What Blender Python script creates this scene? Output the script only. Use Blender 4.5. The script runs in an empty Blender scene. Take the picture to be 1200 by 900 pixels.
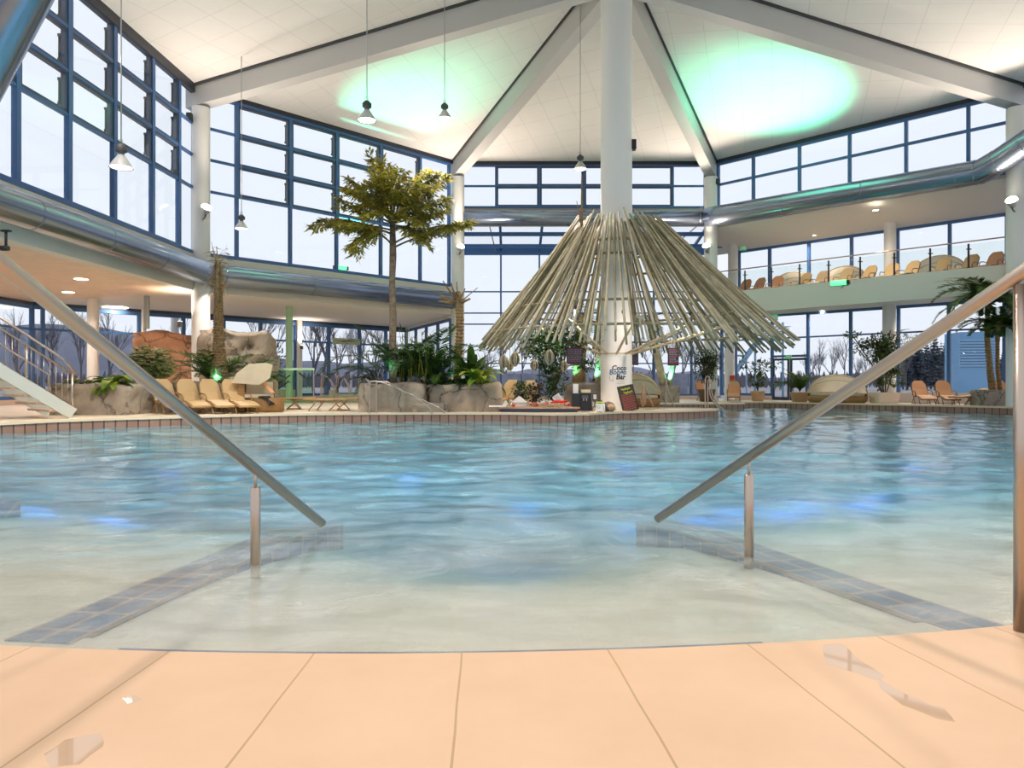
import bpy, math, random
from mathutils import Vector, Matrix, noise
from mathutils.geometry import tessellate_polygon
random.seed(7)
PI = math.pi
SC = bpy.context.scene
COL = SC.collection
F = 835.0
EYE = 0.9

def P(px, py, Y):
    """a point of the hall at distance Y whose bearing was measured on the photograph"""
    return Vector(((px - 600) / F * Y, Y, EYE + (450 - py) / F * Y))

# ------------------------------------------------------------------ materials
def _new(name):
    m = bpy.data.materials.new(name); m.use_nodes = True
    nt = m.node_tree; nt.nodes.clear()
    out = nt.nodes.new('ShaderNodeOutputMaterial')
    return m, nt, out

def mat(name, col, rough=0.5, metal=0.0, var=0.0, vscale=6.0, bump=0.0, bscale=20.0, emit=None, estr=0.0, col2=None, coat=0.0, sheen=0.0, spec=0.5):
    m, nt, out = _new(name)
    b = nt.nodes.new('ShaderNodeBsdfPrincipled')
    nt.links.new(b.outputs[0], out.inputs[0])
    b.inputs['Roughness'].default_value = rough
    b.inputs['Metallic'].default_value = metal
    b.inputs['Specular IOR Level'].default_value = spec
    if coat: b.inputs['Coat Weight'].default_value = coat
    c = tuple(col) + (1,)
    b.inputs['Base Color'].default_value = c
    tc = nt.nodes.new('ShaderNodeTexCoord')
    if var > 0 or col2:
        n = nt.nodes.new('ShaderNodeTexNoise'); n.inputs['Scale'].default_value = vscale; n.inputs['Detail'].default_value = 4
        nt.links.new(tc.outputs['Object'], n.inputs['Vector'])
        r = nt.nodes.new('ShaderNodeValToRGB')
        r.color_ramp.elements[0].position = 0.35; r.color_ramp.elements[1].position = 0.68
        if col2: c2 = tuple(col2) + (1,)
        else: c2 = tuple(max(0, x * (1 - var)) for x in col) + (1,)
        r.color_ramp.elements[0].color = c2; r.color_ramp.elements[1].color = c
        nt.links.new(n.outputs['Fac'], r.inputs['Fac']); nt.links.new(r.outputs['Color'], b.inputs['Base Color'])
    if bump > 0:
        n = nt.nodes.new('ShaderNodeTexNoise'); n.inputs['Scale'].default_value = bscale; n.inputs['Detail'].default_value = 5
        nt.links.new(tc.outputs['Object'], n.inputs['Vector'])
        bp = nt.nodes.new('ShaderNodeBump'); bp.inputs['Strength'].default_value = bump; bp.inputs['Distance'].default_value = 0.05
        nt.links.new(n.outputs['Fac'], bp.inputs['Height']); nt.links.new(bp.outputs[0], b.inputs['Normal'])
    if emit:
        b.inputs['Emission Color'].default_value = tuple(emit) + (1,)
        b.inputs['Emission Strength'].default_value = estr
    return m

def brick_mat(name, c1, c2, mortar, bw, bh, msize=0.01, rough=0.4, vec='xy', rot=0.0, offset=0.0, bump=0.0, mot=.35):
    m, nt, out = _new(name)
    b = nt.nodes.new('ShaderNodeBsdfPrincipled'); nt.links.new(b.outputs[0], out.inputs[0])
    b.inputs['Roughness'].default_value = rough
    tc = nt.nodes.new('ShaderNodeTexCoord')
    mp = nt.nodes.new('ShaderNodeMapping'); nt.links.new(tc.outputs['UV' if vec == 'uv' else 'Object'], mp.inputs['Vector'])
    mp.inputs['Rotation'].default_value = (0, 0, rot) if vec != 'xz' else (PI / 2, 0, rot)
    br = nt.nodes.new('ShaderNodeTexBrick')
    br.offset = offset
    br.inputs['Scale'].default_value = 1.0
    br.inputs['Brick Width'].default_value = bw; br.inputs['Row Height'].default_value = bh
    br.inputs['Mortar Size'].default_value = msize; br.inputs['Mortar Smooth'].default_value = 0.1
    br.inputs['Color1'].default_value = tuple(c1) + (1,); br.inputs['Color2'].default_value = tuple(c2) + (1,)
    br.inputs['Mortar'].default_value = tuple(mortar) + (1,)
    nt.links.new(mp.outputs[0], br.inputs['Vector'])
    n = nt.nodes.new('ShaderNodeTexNoise'); n.inputs['Scale'].default_value = 3.0; n.inputs['Detail'].default_value = 5
    nt.links.new(tc.outputs['Object'], n.inputs['Vector'])
    mx = nt.nodes.new('ShaderNodeMix'); mx.data_type = 'RGBA'; mx.blend_type = 'MULTIPLY'; mx.inputs[0].default_value = mot
    nt.links.new(br.outputs['Color'], mx.inputs[6])
    rr = nt.nodes.new('ShaderNodeValToRGB'); rr.color_ramp.elements[0].color = (.7, .68, .66, 1); rr.color_ramp.elements[1].color = (1, 1, 1, 1)
    rr.color_ramp.elements[0].position = .3; rr.color_ramp.elements[1].position = .6
    nt.links.new(n.outputs['Fac'], rr.inputs[0]); nt.links.new(rr.outputs[0], mx.inputs[7])
    nt.links.new(mx.outputs[2], b.inputs['Base Color'])
    return m

def front_only(nt, f, ml):
    # reflect at the outer face of the sheet only (no internal mirror on the way out)
    geo = nt.nodes.new('ShaderNodeNewGeometry'); iv = nt.nodes.new('ShaderNodeMath'); iv.operation = 'SUBTRACT'; iv.inputs[0].default_value = 1
    nt.links.new(geo.outputs['Backfacing'], iv.inputs[1]); m2 = nt.nodes.new('ShaderNodeMath'); m2.operation = 'MULTIPLY'
    nt.links.new(f.outputs[0], m2.inputs[0]); nt.links.new(iv.outputs[0], m2.inputs[1]); nt.links.new(m2.outputs[0], ml.inputs[0])

def glass_mat(name, tint=(0.97, 0.985, 1.0), refl=1.0, haze=0.0):
    m, nt, out = _new(name)
    t = nt.nodes.new('ShaderNodeBsdfTransparent'); t.inputs[0].default_value = tuple(tint) + (1,)
    g = nt.nodes.new('ShaderNodeBsdfGlossy'); g.inputs['Roughness'].default_value = 0.02
    g.inputs['Color'].default_value = (.95, .97, 1, 1)
    f = nt.nodes.new('ShaderNodeFresnel'); f.inputs[0].default_value = 1.35
    ml = nt.nodes.new('ShaderNodeMath'); ml.operation = 'MULTIPLY'; ml.inputs[1].default_value = refl
    front_only(nt, f, ml)
    mx = nt.nodes.new('ShaderNodeMixShader')
    nt.links.new(ml.outputs[0], mx.inputs[0]); nt.links.new(t.outputs[0], mx.inputs[1]); nt.links.new(g.outputs[0], mx.inputs[2])
    nt.links.new(mx.outputs[0], out.inputs[0])
    return m

def rock_mat(name, c1, c2, crack):
    m, nt, out = _new(name)
    b = nt.nodes.new('ShaderNodeBsdfPrincipled'); nt.links.new(b.outputs[0], out.inputs[0]); b.inputs['Roughness'].default_value = .85
    tc = nt.nodes.new('ShaderNodeTexCoord')
    n = nt.nodes.new('ShaderNodeTexNoise'); n.inputs['Scale'].default_value = 2.2; n.inputs['Detail'].default_value = 8; n.inputs['Roughness'].default_value = .65
    nt.links.new(tc.outputs['Object'], n.inputs['Vector'])
    r = nt.nodes.new('ShaderNodeValToRGB'); r.color_ramp.elements[0].position = .32; r.color_ramp.elements[1].position = .68
    r.color_ramp.elements[0].color = tuple(c2) + (1,); r.color_ramp.elements[1].color = tuple(c1) + (1,)
    nt.links.new(n.outputs['Fac'], r.inputs[0])
    mxv = nt.nodes.new('ShaderNodeMix'); mxv.data_type = 'RGBA'; mxv.blend_type = 'LINEAR_LIGHT'; mxv.inputs[0].default_value = .25
    nt.links.new(tc.outputs['Object'], mxv.inputs[6]); nt.links.new(n.outputs['Color'], mxv.inputs[7])
    v = nt.nodes.new('ShaderNodeTexVoronoi'); v.feature = 'DISTANCE_TO_EDGE'; v.inputs['Scale'].default_value = .75
    nt.links.new(mxv.outputs[2], v.inputs['Vector'])
    r2 = nt.nodes.new('ShaderNodeValToRGB'); r2.color_ramp.elements[0].position = 0.0; r2.color_ramp.elements[1].position = .022
    r2.color_ramp.elements[0].color = (0, 0, 0, 1); r2.color_ramp.elements[1].color = (1, 1, 1, 1)
    nt.links.new(v.outputs['Distance'], r2.inputs[0])
    mx = nt.nodes.new('ShaderNodeMix'); mx.data_type = 'RGBA'
    nt.links.new(r2.outputs[0], mx.inputs[0]); mx.inputs[6].default_value = tuple(crack) + (1,); nt.links.new(r.outputs[0], mx.inputs[7])
    nt.links.new(mx.outputs[2], b.inputs['Base Color'])
    bp = nt.nodes.new('ShaderNodeBump'); bp.inputs['Strength'].default_value = .6; bp.inputs['Distance'].default_value = .06
    nt.links.new(mx.outputs[2], bp.inputs['Height']); nt.links.new(bp.outputs[0], b.inputs['Normal'])
    return m

def leaf_mat(name, c1, c2, scale=3.0, trans=0.25):
    m, nt, out = _new(name)
    d = nt.nodes.new('ShaderNodeBsdfPrincipled'); d.inputs['Roughness'].default_value = .45
    t = nt.nodes.new('ShaderNodeBsdfTranslucent')
    mx = nt.nodes.new('ShaderNodeMixShader'); mx.inputs[0].default_value = trans
    tc = nt.nodes.new('ShaderNodeTexCoord')
    n = nt.nodes.new('ShaderNodeTexNoise'); n.inputs['Scale'].default_value = scale; n.inputs['Detail'].default_value = 6; n.inputs['Roughness'].default_value = .7
    nt.links.new(tc.outputs['Object'], n.inputs['Vector'])
    r = nt.nodes.new('ShaderNodeValToRGB'); r.color_ramp.elements[0].position = .38; r.color_ramp.elements[1].position = .62
    r.color_ramp.elements[0].color = tuple(c2) + (1,); r.color_ramp.elements[1].color = tuple(c1) + (1,)
    nt.links.new(n.outputs['Fac'], r.inputs[0])
    nt.links.new(r.outputs[0], d.inputs['Base Color']); nt.links.new(r.outputs[0], t.inputs[0])
    nt.links.new(d.outputs[0], mx.inputs[1]); nt.links.new(t.outputs[0], mx.inputs[2]); nt.links.new(mx.outputs[0], out.inputs[0])
    return m

M = {}
M['ceil'] = brick_mat('ceiling_tiles', (.80, .795, .775), (.79, .785, .765), (.66, .65, .63), 1.25, 1.25, .012, .8, rot=.35, mot=.05)
M['white'] = mat('white_plaster', (.80, .78, .74), .6)
M['column'] = mat('column_paint', (.82, .81, .78), .45)
M['beam'] = mat('beam_paint', (.54, .545, .54), .5)
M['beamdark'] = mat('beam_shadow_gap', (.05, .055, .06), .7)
M['fascia'] = mat('fascia_paint', (.74, .72, .64), .55)
M['wood'] = brick_mat('soffit_boards', (.86, .67, .51), (.84, .65, .49), (.52, .38, .27), 4.0, .16, .008, .5)
M['soffit'] = mat('soffit_white', (.78, .74, .70), .6)
M['blue'] = mat('frame_blue', (.055, .15, .36), .35)
M['slate'] = mat('frame_slate', (.045, .065, .11), .35)
M['dark'] = mat('dark_trim', (.025, .03, .045), .4)
M['glass'] = glass_mat('window_glass')
M['railglass'] = glass_mat('rail_glass', (.93, .96, .95), .8)
M['greenglass'] = glass_mat('green_glass', (.80, .93, .82), .8)
M['duct'] = mat('duct_metal', (.27, .32, .40), .24, .95)
M['steel'] = mat('brushed_steel', (.52, .42, .345), .30, 1.0)
M['steelmatt'] = mat('grey_metal', (.40, .40, .40), .45, .6)
M['galv'] = mat('painted_stringer', (.48, .50, .44), .5, .2)
M['black'] = mat('black_plastic', (.012, .012, .014), .4)
M['deck'] = mat('far_deck', (.80, .66, .48), .45, var=.08, vscale=2)
M['rimtile'] = brick_mat('rim_tiles', (.30, .17, .12), (.34, .20, .14), (.10, .05, .035), .27, 1.2, .02, .4, vec='uv')
M['rimtop'] = mat('rim_coping', (.74, .60, .42), .45)
M['pool'] = brick_mat('pool_floor', (.60, .50, .37), (.58, .485, .36), (.56, .47, .345), .3, .3, .006, .5, mot=.25)
M['bluetile'] = brick_mat('blue_step_tiles', (.03, .075, .15), (.04, .095, .175), (.27, .20, .14), .16, .26, .016, .3, vec='uv')
M['rock'] = rock_mat('grey_rock', (.38, .31, .225), (.235, .195, .15), (.12, .095, .07))
M['redrock'] = rock_mat('red_rock', (.56, .31, .19), (.42, .23, .14), (.18, .08, .05))
M['stone'] = rock_mat('planter_stone', (.36, .31, .25), (.22, .19, .16), (.10, .09, .08))
M['bamboo'] = mat('bamboo_light', (.66, .56, .37), .5, var=.35, vscale=3)
M['bamboodark'] = mat('bamboo_dark', (.40, .34, .21), .55, var=.35, vscale=3)
M['bark'] = mat('grey_bark', (.23, .17, .11), .9, var=.5, vscale=9, bump=.6)
M['palmbark'] = mat('palm_bark', (.48, .31, .14), .9, var=.55, vscale=14, bump=.9, bscale=30)
M['deadleaf'] = mat('dead_frond', (.55, .40, .20), .8, var=.5, vscale=8)
M['leaf'] = leaf_mat('leaf_green', (.10, .19, .03), (.02, .055, .012))
M['olive'] = leaf_mat('leaf_olive', (.50, .42, .05), (.10, .12, .025), 1.4, .4)
M['dkleaf'] = leaf_mat('leaf_dark', (.045, .10, .025), (.012, .035, .012), 5)
M['purple'] = leaf_mat('leaf_purple', (.06, .03, .025), (.02, .025, .012), 6)
M['bright'] = leaf_mat('leaf_bright', (.30, .36, .03), (.06, .17, .015), 2)
M['yellow'] = leaf_mat('leaf_yellow', (.45, .38, .03), (.08, .17, .02), 4)
M['tan'] = mat('tan_sling', (.60, .40, .18), .6, var=.1, vscale=30)
M['tanframe'] = mat('tan_frame', (.40, .24, .10), .35, .3)
M['orange'] = mat('orange_sling', (.74, .36, .17), .6, var=.08, vscale=30)
M['orangeframe'] = mat('brown_frame', (.22, .12, .07), .4, .3)
M['cream'] = leaf_mat('cream_fabric', (.90, .81, .62), (.84, .75, .56), 3, .45)
M['wicker'] = brick_mat('wicker', (.50, .28, .09), (.38, .20, .06), (.16, .08, .03), .08, .03, .006, .6, vec='xz', offset=.5)
M['pot'] = mat('terracotta_pot', (.66, .42, .25), .6)
M['whitepot'] = mat('white_pot', (.82, .66, .54), .6)
M['brownpot'] = mat('brown_pot', (.13, .08, .05), .5)
M['soil'] = mat('soil', (.06, .04, .025), .95)
M['lamp'] = mat('lamp_glow', (1, .9, .75), .5, emit=(1, .86, .66), estr=14)
M['pend'] = mat('pendant_glow', (1, .95, .85), .5, emit=(1, .93, .82), estr=7)
M['green'] = mat('green_glow', (.0, .8, .2), .5, emit=(.0, 1, .22), estr=3.0)
M['greenw'] = mat('green_tube', (.6, 1, .7), .5, emit=(.05, 1, .22), estr=1.7)
M['signgreen'] = mat('sign_green', (.02, .42, .16), .5, emit=(.02, .8, .25), estr=.25)
M['shade'] = mat('lamp_reflector', (.66, .66, .64), .25, .5)
M['darkgrey'] = mat('dark_grey_cast', (.10, .10, .10), .5, .3)
M['text1'] = mat('ink_black', (.02, .025, .035), .6)
M['text2'] = mat('ink_blue', (.02, .16, .34), .6)
M['text3'] = mat('ink_grey', (.30, .29, .28), .6)
M['chalk'] = mat('chalkboard', (.055, .035, .028), .7)
M['chalkg'] = mat('chalk_green', (.55, .75, .06), .8)
M['chalkr'] = mat('chalk_red', (.36, .08, .06), .8)
M['pink'] = mat('menu_pink', (.40, .02, .14), .6)
M['greytxt'] = mat('menu_grey', (.16, .15, .16), .6)
M['paper'] = mat('paper', (.85, .83, .80), .7)
M['red'] = mat('red_plastic', (.62, .03, .02), .4)
M['tilewall'] = brick_mat('pale_green_tiles', (.55, .60, .42), (.50, .56, .38), (.38, .42, .30), .3, .3, .012, .35, vec='xz')
M['base'] = mat('plinth_cream', (.72, .55, .44), .6)
M['gcol'] = mat('pale_green_column', (.42, .66, .42), .5)
M['hill'] = mat('hazy_hill_forest', (.20, .215, .29), .95, var=.35, vscale=.03)  # bluish haze mixed into the hill colour
M['ground'] = mat('winter_ground', (.42, .42, .46), .95, col2=(.20, .19, .19), vscale=.08)
M['lawn'] = mat('lawn_green', (.16, .27, .05), .95, var=.3, vscale=1.5)
M['twig'] = mat('twig_bark', (.13, .12, .15), .9)
M['birch'] = mat('birch_bark', (.62, .62, .66), .8, var=.4, vscale=6)
M['conifer'] = mat('hazy_conifer_needles', (.11, .14, .19), .9, var=.5, vscale=1.5)  # needles lightened, outdoor haze put into their colour
M['bldg'] = mat('blue_cladding', (.16, .34, .56), .6)
M['slat'] = mat('blue_slats', (.26, .42, .60), .5)
M['concrete'] = mat('fence_concrete', (.26, .28, .36), .8, var=.2, vscale=2)
M['tread'] = mat('stair_tread', (.62, .42, .28), .5)
M['counter'] = mat('bar_top_wood', (.50, .32, .18), .4, var=.3, vscale=8)
M['navy'] = mat('navy_panel', (.03, .04, .10), .4)

# near deck: large peach tiles laid radially about the pool
def deck_mat():
    m, nt, out = _new('peach_tiles')
    b = nt.nodes.new('ShaderNodeBsdfPrincipled'); nt.links.new(b.outputs[0], out.inputs[0])
    tc = nt.nodes.new('ShaderNodeTexCoord')
    br = nt.nodes.new('ShaderNodeTexBrick'); br.offset = 0.0
    br.inputs['Scale'].default_value = 1; br.inputs['Brick Width'].default_value = .63; br.inputs['Row Height'].default_value = 3.0
    br.inputs['Mortar Size'].default_value = .0045; br.inputs['Mortar Smooth'].default_value = .2
    br.inputs['Color1'].default_value = (.76, .50, .315, 1); br.inputs['Color2'].default_value = (.745, .487, .308, 1); br.inputs['Mortar'].default_value = (.52, .33, .17, 1)
    nt.links.new(tc.outputs['UV'], br.inputs['Vector'])
    n = nt.nodes.new('ShaderNodeTexNoise'); n.inputs['Scale'].default_value = 1.6; n.inputs['Detail'].default_value = 8; n.inputs['Roughness'].default_value = .6
    nt.links.new(tc.outputs['Object'], n.inputs['Vector'])
    r = nt.nodes.new('ShaderNodeValToRGB'); r.color_ramp.elements[0].position = .3; r.color_ramp.elements[1].position = .7
    r.color_ramp.elements[0].color = (.90, .87, .84, 1); r.color_ramp.elements[1].color = (1, 1, 1, 1)
    nt.links.new(n.outputs['Fac'], r.inputs[0])
    mx = nt.nodes.new('ShaderNodeMix'); mx.data_type = 'RGBA'; mx.blend_type = 'MULTIPLY'; mx.inputs[0].default_value = .9
    nt.links.new(br.outputs['Color'], mx.inputs[6]); nt.links.new(r.outputs[0], mx.inputs[7])
    nt.links.new(mx.outputs[2], b.inputs['Base Color'])
    b.inputs['Roughness'].default_value = .5
    b.inputs['Specular IOR Level'].default_value = .3
    return m
M['neardeck'] = deck_mat()

def water_mat():
    m, nt, out = _new('pool_water')
    t = nt.nodes.new('ShaderNodeBsdfTransparent'); t.inputs[0].default_value = (.97, 1, 1, 1)
    g = nt.nodes.new('ShaderNodeBsdfGlossy'); g.inputs['Roughness'].default_value = .07
    f = nt.nodes.new('ShaderNodeFresnel'); f.inputs[0].default_value = 1.33
    mx = nt.nodes.new('ShaderNodeMixShader')
    tc = nt.nodes.new('ShaderNodeTexCoord')
    mp = nt.nodes.new('ShaderNodeMapping'); mp.inputs['Scale'].default_value = (1.0, 1.7, 1)
    nt.links.new(tc.outputs['Object'], mp.inputs[0])
    n1 = nt.nodes.new('ShaderNodeTexNoise'); n1.inputs['Scale'].default_value = 9; n1.inputs['Detail'].default_value = 6; n1.inputs['Roughness'].default_value = .58; n1.inputs['Distortion'].default_value = .6
    nt.links.new(mp.outputs[0], n1.inputs['Vector'])
    bp = nt.nodes.new('ShaderNodeBump'); bp.inputs['Strength'].default_value = .13; bp.inputs['Distance'].default_value = .025
    nt.links.new(n1.outputs['Fac'], bp.inputs['Height'])
    for x in (g, f): nt.links.new(bp.outputs[0], x.inputs['Normal'])
    front_only(nt, f, mx); 
    df = nt.nodes.new('ShaderNodeBsdfDiffuse'); df.inputs[0].default_value = (.36, .78, .95, 1)
    n2 = nt.nodes.new('ShaderNodeTexNoise'); n2.inputs['Scale'].default_value = .8; n2.inputs['Detail'].default_value = 10; n2.inputs['Roughness'].default_value = .68; n2.inputs['Distortion'].default_value = 1.2
    nt.links.new(mp.outputs[0], n2.inputs['Vector']); r2 = nt.nodes.new('ShaderNodeValToRGB'); r2.color_ramp.elements[0].position = .40; r2.color_ramp.elements[1].position = .72
    r2.color_ramp.elements[0].color = (.22, .22, .22, 1); r2.color_ramp.elements[1].color = (.66, .66, .66, 1); nt.links.new(n2.outputs['Fac'], r2.inputs[0])
    # froth, pale near the edge; blue outward, brightness of far water added in colour
    sy = nt.nodes.new('ShaderNodeSeparateXYZ'); nt.links.new(tc.outputs['Object'], sy.inputs[0]); mr = nt.nodes.new('ShaderNodeMapRange'); mr.inputs[1].default_value = 3.2; mr.inputs[2].default_value = 9.0; mr.inputs[3].default_value = .75; mr.inputs[4].default_value = 1.0; cm = nt.nodes.new('ShaderNodeMapRange'); cm.inputs[1].default_value = 4.2; cm.inputs[2].default_value = 7.5; nt.links.new(sy.outputs['Y'], cm.inputs[0]); cx_ = nt.nodes.new('ShaderNodeMix'); cx_.data_type = 'RGBA'; cx_.inputs[6].default_value = (.74, .71, .64, 1); cx_.inputs[7].default_value = (.36, .78, .95, 1); nt.links.new(cm.outputs[0], cx_.inputs[0]); nt.links.new(cx_.outputs[2], df.inputs[0])
    nt.links.new(sy.outputs['Y'], mr.inputs[0]); mq = nt.nodes.new('ShaderNodeMath'); mq.operation = 'MULTIPLY'; nt.links.new(r2.outputs[0], mq.inputs[0]); nt.links.new(mr.outputs[0], mq.inputs[1])
    mk = nt.nodes.new('ShaderNodeMixShader'); nt.links.new(mq.outputs[0], mk.inputs[0]); nt.links.new(t.outputs[0], mk.inputs[1]); nt.links.new(df.outputs[0], mk.inputs[2])
    nt.links.new(mk.outputs[0], mx.inputs[1]); nt.links.new(g.outputs[0], mx.inputs[2])
    nt.links.new(mx.outputs[0], out.inputs[0])
    va = nt.nodes.new('ShaderNodeVolumeAbsorption'); va.inputs['Color'].default_value = (.18, .70, .88, 1); va.inputs['Density'].default_value = 1.0
    nt.links.new(va.outputs[0], out.inputs['Volume'])
    return m
M['water'] = water_mat()

# ------------------------------------------------------------------ mesh building
class MB:
    def __init__(s): s.v = []; s.f = []; s.sm = []; s.uv = None
    def add(s, vs, fs, smooth=False):
        o = len(s.v); s.v += [tuple(v) for v in vs]; s.f += [tuple(i + o for i in f) for f in fs]; s.sm += [smooth] * len(fs)
    def box(s, a, b, T=None):
        x0, y0, z0 = a; x1, y1, z1 = b
        vs = [Vector(v) for v in ((x0,y0,z0),(x1,y0,z0),(x1,y1,z0),(x0,y1,z0),(x0,y0,z1),(x1,y0,z1),(x1,y1,z1),(x0,y1,z1))]
        if T: vs = [T @ v for v in vs]
        s.add(vs, [(0,3,2,1),(4,5,6,7),(0,1,5,4),(1,2,6,5),(2,3,7,6),(3,0,4,7)])
    def beam(s, p, q, w, h, up=Vector((0,0,1))):
        p = Vector(p); q = Vector(q); d = (q - p).normalized(); sd = d.cross(up).normalized(); u = sd.cross(d)
        vs = []
        for c in (p, q):
            for a, b in ((-1,-1),(1,-1),(1,1),(-1,1)): vs.append(c + sd * a * w / 2 + u * b * h / 2)
        s.add(vs, [(0,1,2,3),(7,6,5,4),(0,4,5,1),(1,5,6,2),(2,6,7,3),(3,7,4,0)])
    def tube(s, pts, r, n=8, caps=True, smooth=True):
        pts = [Vector(p) for p in pts]; k = len(pts)
        rs = r if isinstance(r, (list, tuple)) else [r] * k
        d0 = (pts[1] - pts[0]).normalized()
        a = d0.orthogonal().normalized(); vs = []
        for i, p in enumerate(pts):
            if i == 0: d = d0
            elif i == k - 1: d = (pts[i] - pts[i-1]).normalized()
            else: d = ((pts[i+1] - p).normalized() + (p - pts[i-1]).normalized()).normalized()
            a = (a - d * a.dot(d)).normalized(); b = d.cross(a)
            for j in range(n):
                t = 2 * PI * j / n; vs.append(p + (a * math.cos(t) + b * math.sin(t)) * rs[i])
        fs = [(i*n+j, i*n+(j+1)%n, (i+1)*n+(j+1)%n, (i+1)*n+j) for i in range(k-1) for j in range(n)]
        s.add(vs, fs, smooth)
        if caps:
            o = len(s.v) - len(vs)
            s.f.append(tuple(o + j for j in reversed(range(n)))); s.sm.append(False)
            s.f.append(tuple(o + (k-1)*n + j for j in range(n))); s.sm.append(False)
    def lathe(s, prof, c=(0,0,0), n=20, smooth=True, T=None, a0=0, a1=2*PI, sx=1, sy=1):
        full = abs(a1 - a0 - 2*PI) < 1e-6; m = n if full else n + 1
        vs = []
        for r, z in prof:
            for j in range(m):
                t = a0 + (a1 - a0) * j / n; v = Vector((r*math.cos(t)*sx, r*math.sin(t)*sy, z))
                v = (T @ v) if T else v
                vs.append(v + Vector(c))
        fs = []
        for i in range(len(prof)-1):
            for j in range(n if full else n):
                j2 = (j+1) % m
                fs.append((i*m+j, i*m+j2, (i+1)*m+j2, (i+1)*m+j))
        s.add(vs, fs, smooth)
    def prism(s, poly, z0, z1):
        n = len(poly); vs = [(x, y, z0) for x, y in poly] + [(x, y, z1) for x, y in poly]
        s.add(vs, [tuple(reversed(range(n))), tuple(range(n, 2*n))] + [(i, (i+1)%n, n+(i+1)%n, n+i) for i in range(n)])
    def quad(s, a, b, c, d): s.add([a, b, c, d], [(0,1,2,3)])
    def build(s, name, m, parent=None, loc=None):
        me = bpy.data.meshes.new(name); me.from_pydata([tuple(v) for v in s.v], [], s.f); me.update()
        for p, f in zip(me.polygons, s.sm): p.use_smooth = f
        if m is not None: me.materials.append(M[m] if isinstance(m, str) else m)
        o = bpy.data.objects.new(name, me); COL.objects.link(o)
        if parent is not None: o.parent = parent
        if loc is not None: o.location = loc
        return o

def setuv(o, fn):
    me = o.data; uv = me.uv_layers.new(name='UVMap')
    for lp in me.loops: uv.data[lp.index].uv = fn(me.vertices[lp.vertex_index].co)

def tag(o, label, cat, group=None, kind=None):
    o['label'] = label; o['category'] = cat
    if group: o['group'] = group
    if kind: o['kind'] = kind
    return o
def empty(name, loc=(0,0,0), rz=0, label=None, cat=None, group=None):
    o = bpy.data.objects.new(name, None); COL.objects.link(o); o.location = loc; o.rotation_euler = (0,0,rz); o.empty_display_size = .1
    if label: tag(o, label, cat, group)
    return o
def struct(mb, name, m):
    o = mb.build(name, m); o['kind'] = 'structure'; return o
def copy_tree(o, parent=None):
    c = o.copy(); COL.objects.link(c)
    if parent is not None: c.parent = parent
    for ch in KIDS.get(o, [x for x in o.children]): copy_tree(ch, c)
    return c
KIDS = {}
def kids(o): return [x for x in bpy.data.objects if x.parent == o]
def copy_thing(o, loc, rz, label, cat=None, group=None, scale=None):
    def rec(a, par):
        c = a.copy(); COL.objects.link(c)
        if par is not None: c.parent = par
        for ch in a.children: rec(ch, c)
        return c
    c = rec(o, None); c.location = loc; c.rotation_euler = (0,0,rz)
    if scale: c.scale = (scale,)*3 if not isinstance(scale, (tuple, list)) else scale
    c['label'] = label
    if cat: c['category'] = cat
    if group: c['group'] = group
    return c
def text_mesh(s, size, bold=0.0, shear=0.0):
    cu = bpy.data.curves.new('t', 'FONT'); cu.body = s; cu.size = size; cu.align_x = 'CENTER'; cu.offset = bold; cu.shear = shear; cu.resolution_u = 2
    cu.extrude = 0.0
    o = bpy.data.objects.new('t', cu); COL.objects.link(o)
    dg = bpy.context.evaluated_depsgraph_get(); me = o.evaluated_get(dg).to_mesh()
    vs = [v.co.copy() for v in me.vertices]; fs = [tuple(p.vertices) for p in me.polygons]
    o.to_mesh_clear() if hasattr(o, 'to_mesh_clear') else None
    bpy.data.objects.remove(o); bpy.data.curves.remove(cu)
    return vs, fs
# ------------------------------------------------------------------ the hall's plan
A = Vector((-12.5, 28.15)); B = Vector((-2.95, 37.7)); Cc = Vector((10.55, 37.7)); D = Vector((20.1, 28.15))
E = Vector((-12.93, 14.65)); Fp = Vector((20.5, 14.65)); G = Vector((10.6, 5.1)); H = Vector((-2.95, 5.1))
RING = [A, B, Cc, D, Fp, G, H, E]
APEX = Vector((3.7, 25.0, 15.75)); ZE = 12.62
def V3(p, z): return Vector((p[0], p[1], z))
def roof_z(x, y):
    for i in range(8):
        p, q = RING[i], RING[(i+1) % 8]; c = Vector((APEX.x, APEX.y))
        m = Matrix(((p.x-c.x, q.x-c.x), (p.y-c.y, q.y-c.y)))
        try: s = m.inverted() @ (Vector((x, y)) - c)
        except Exception: continue
        if s.x >= -1e-6 and s.y >= -1e-6: return APEX.z + (ZE - APEX.z) * (s.x + s.y)
    return ZE
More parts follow.
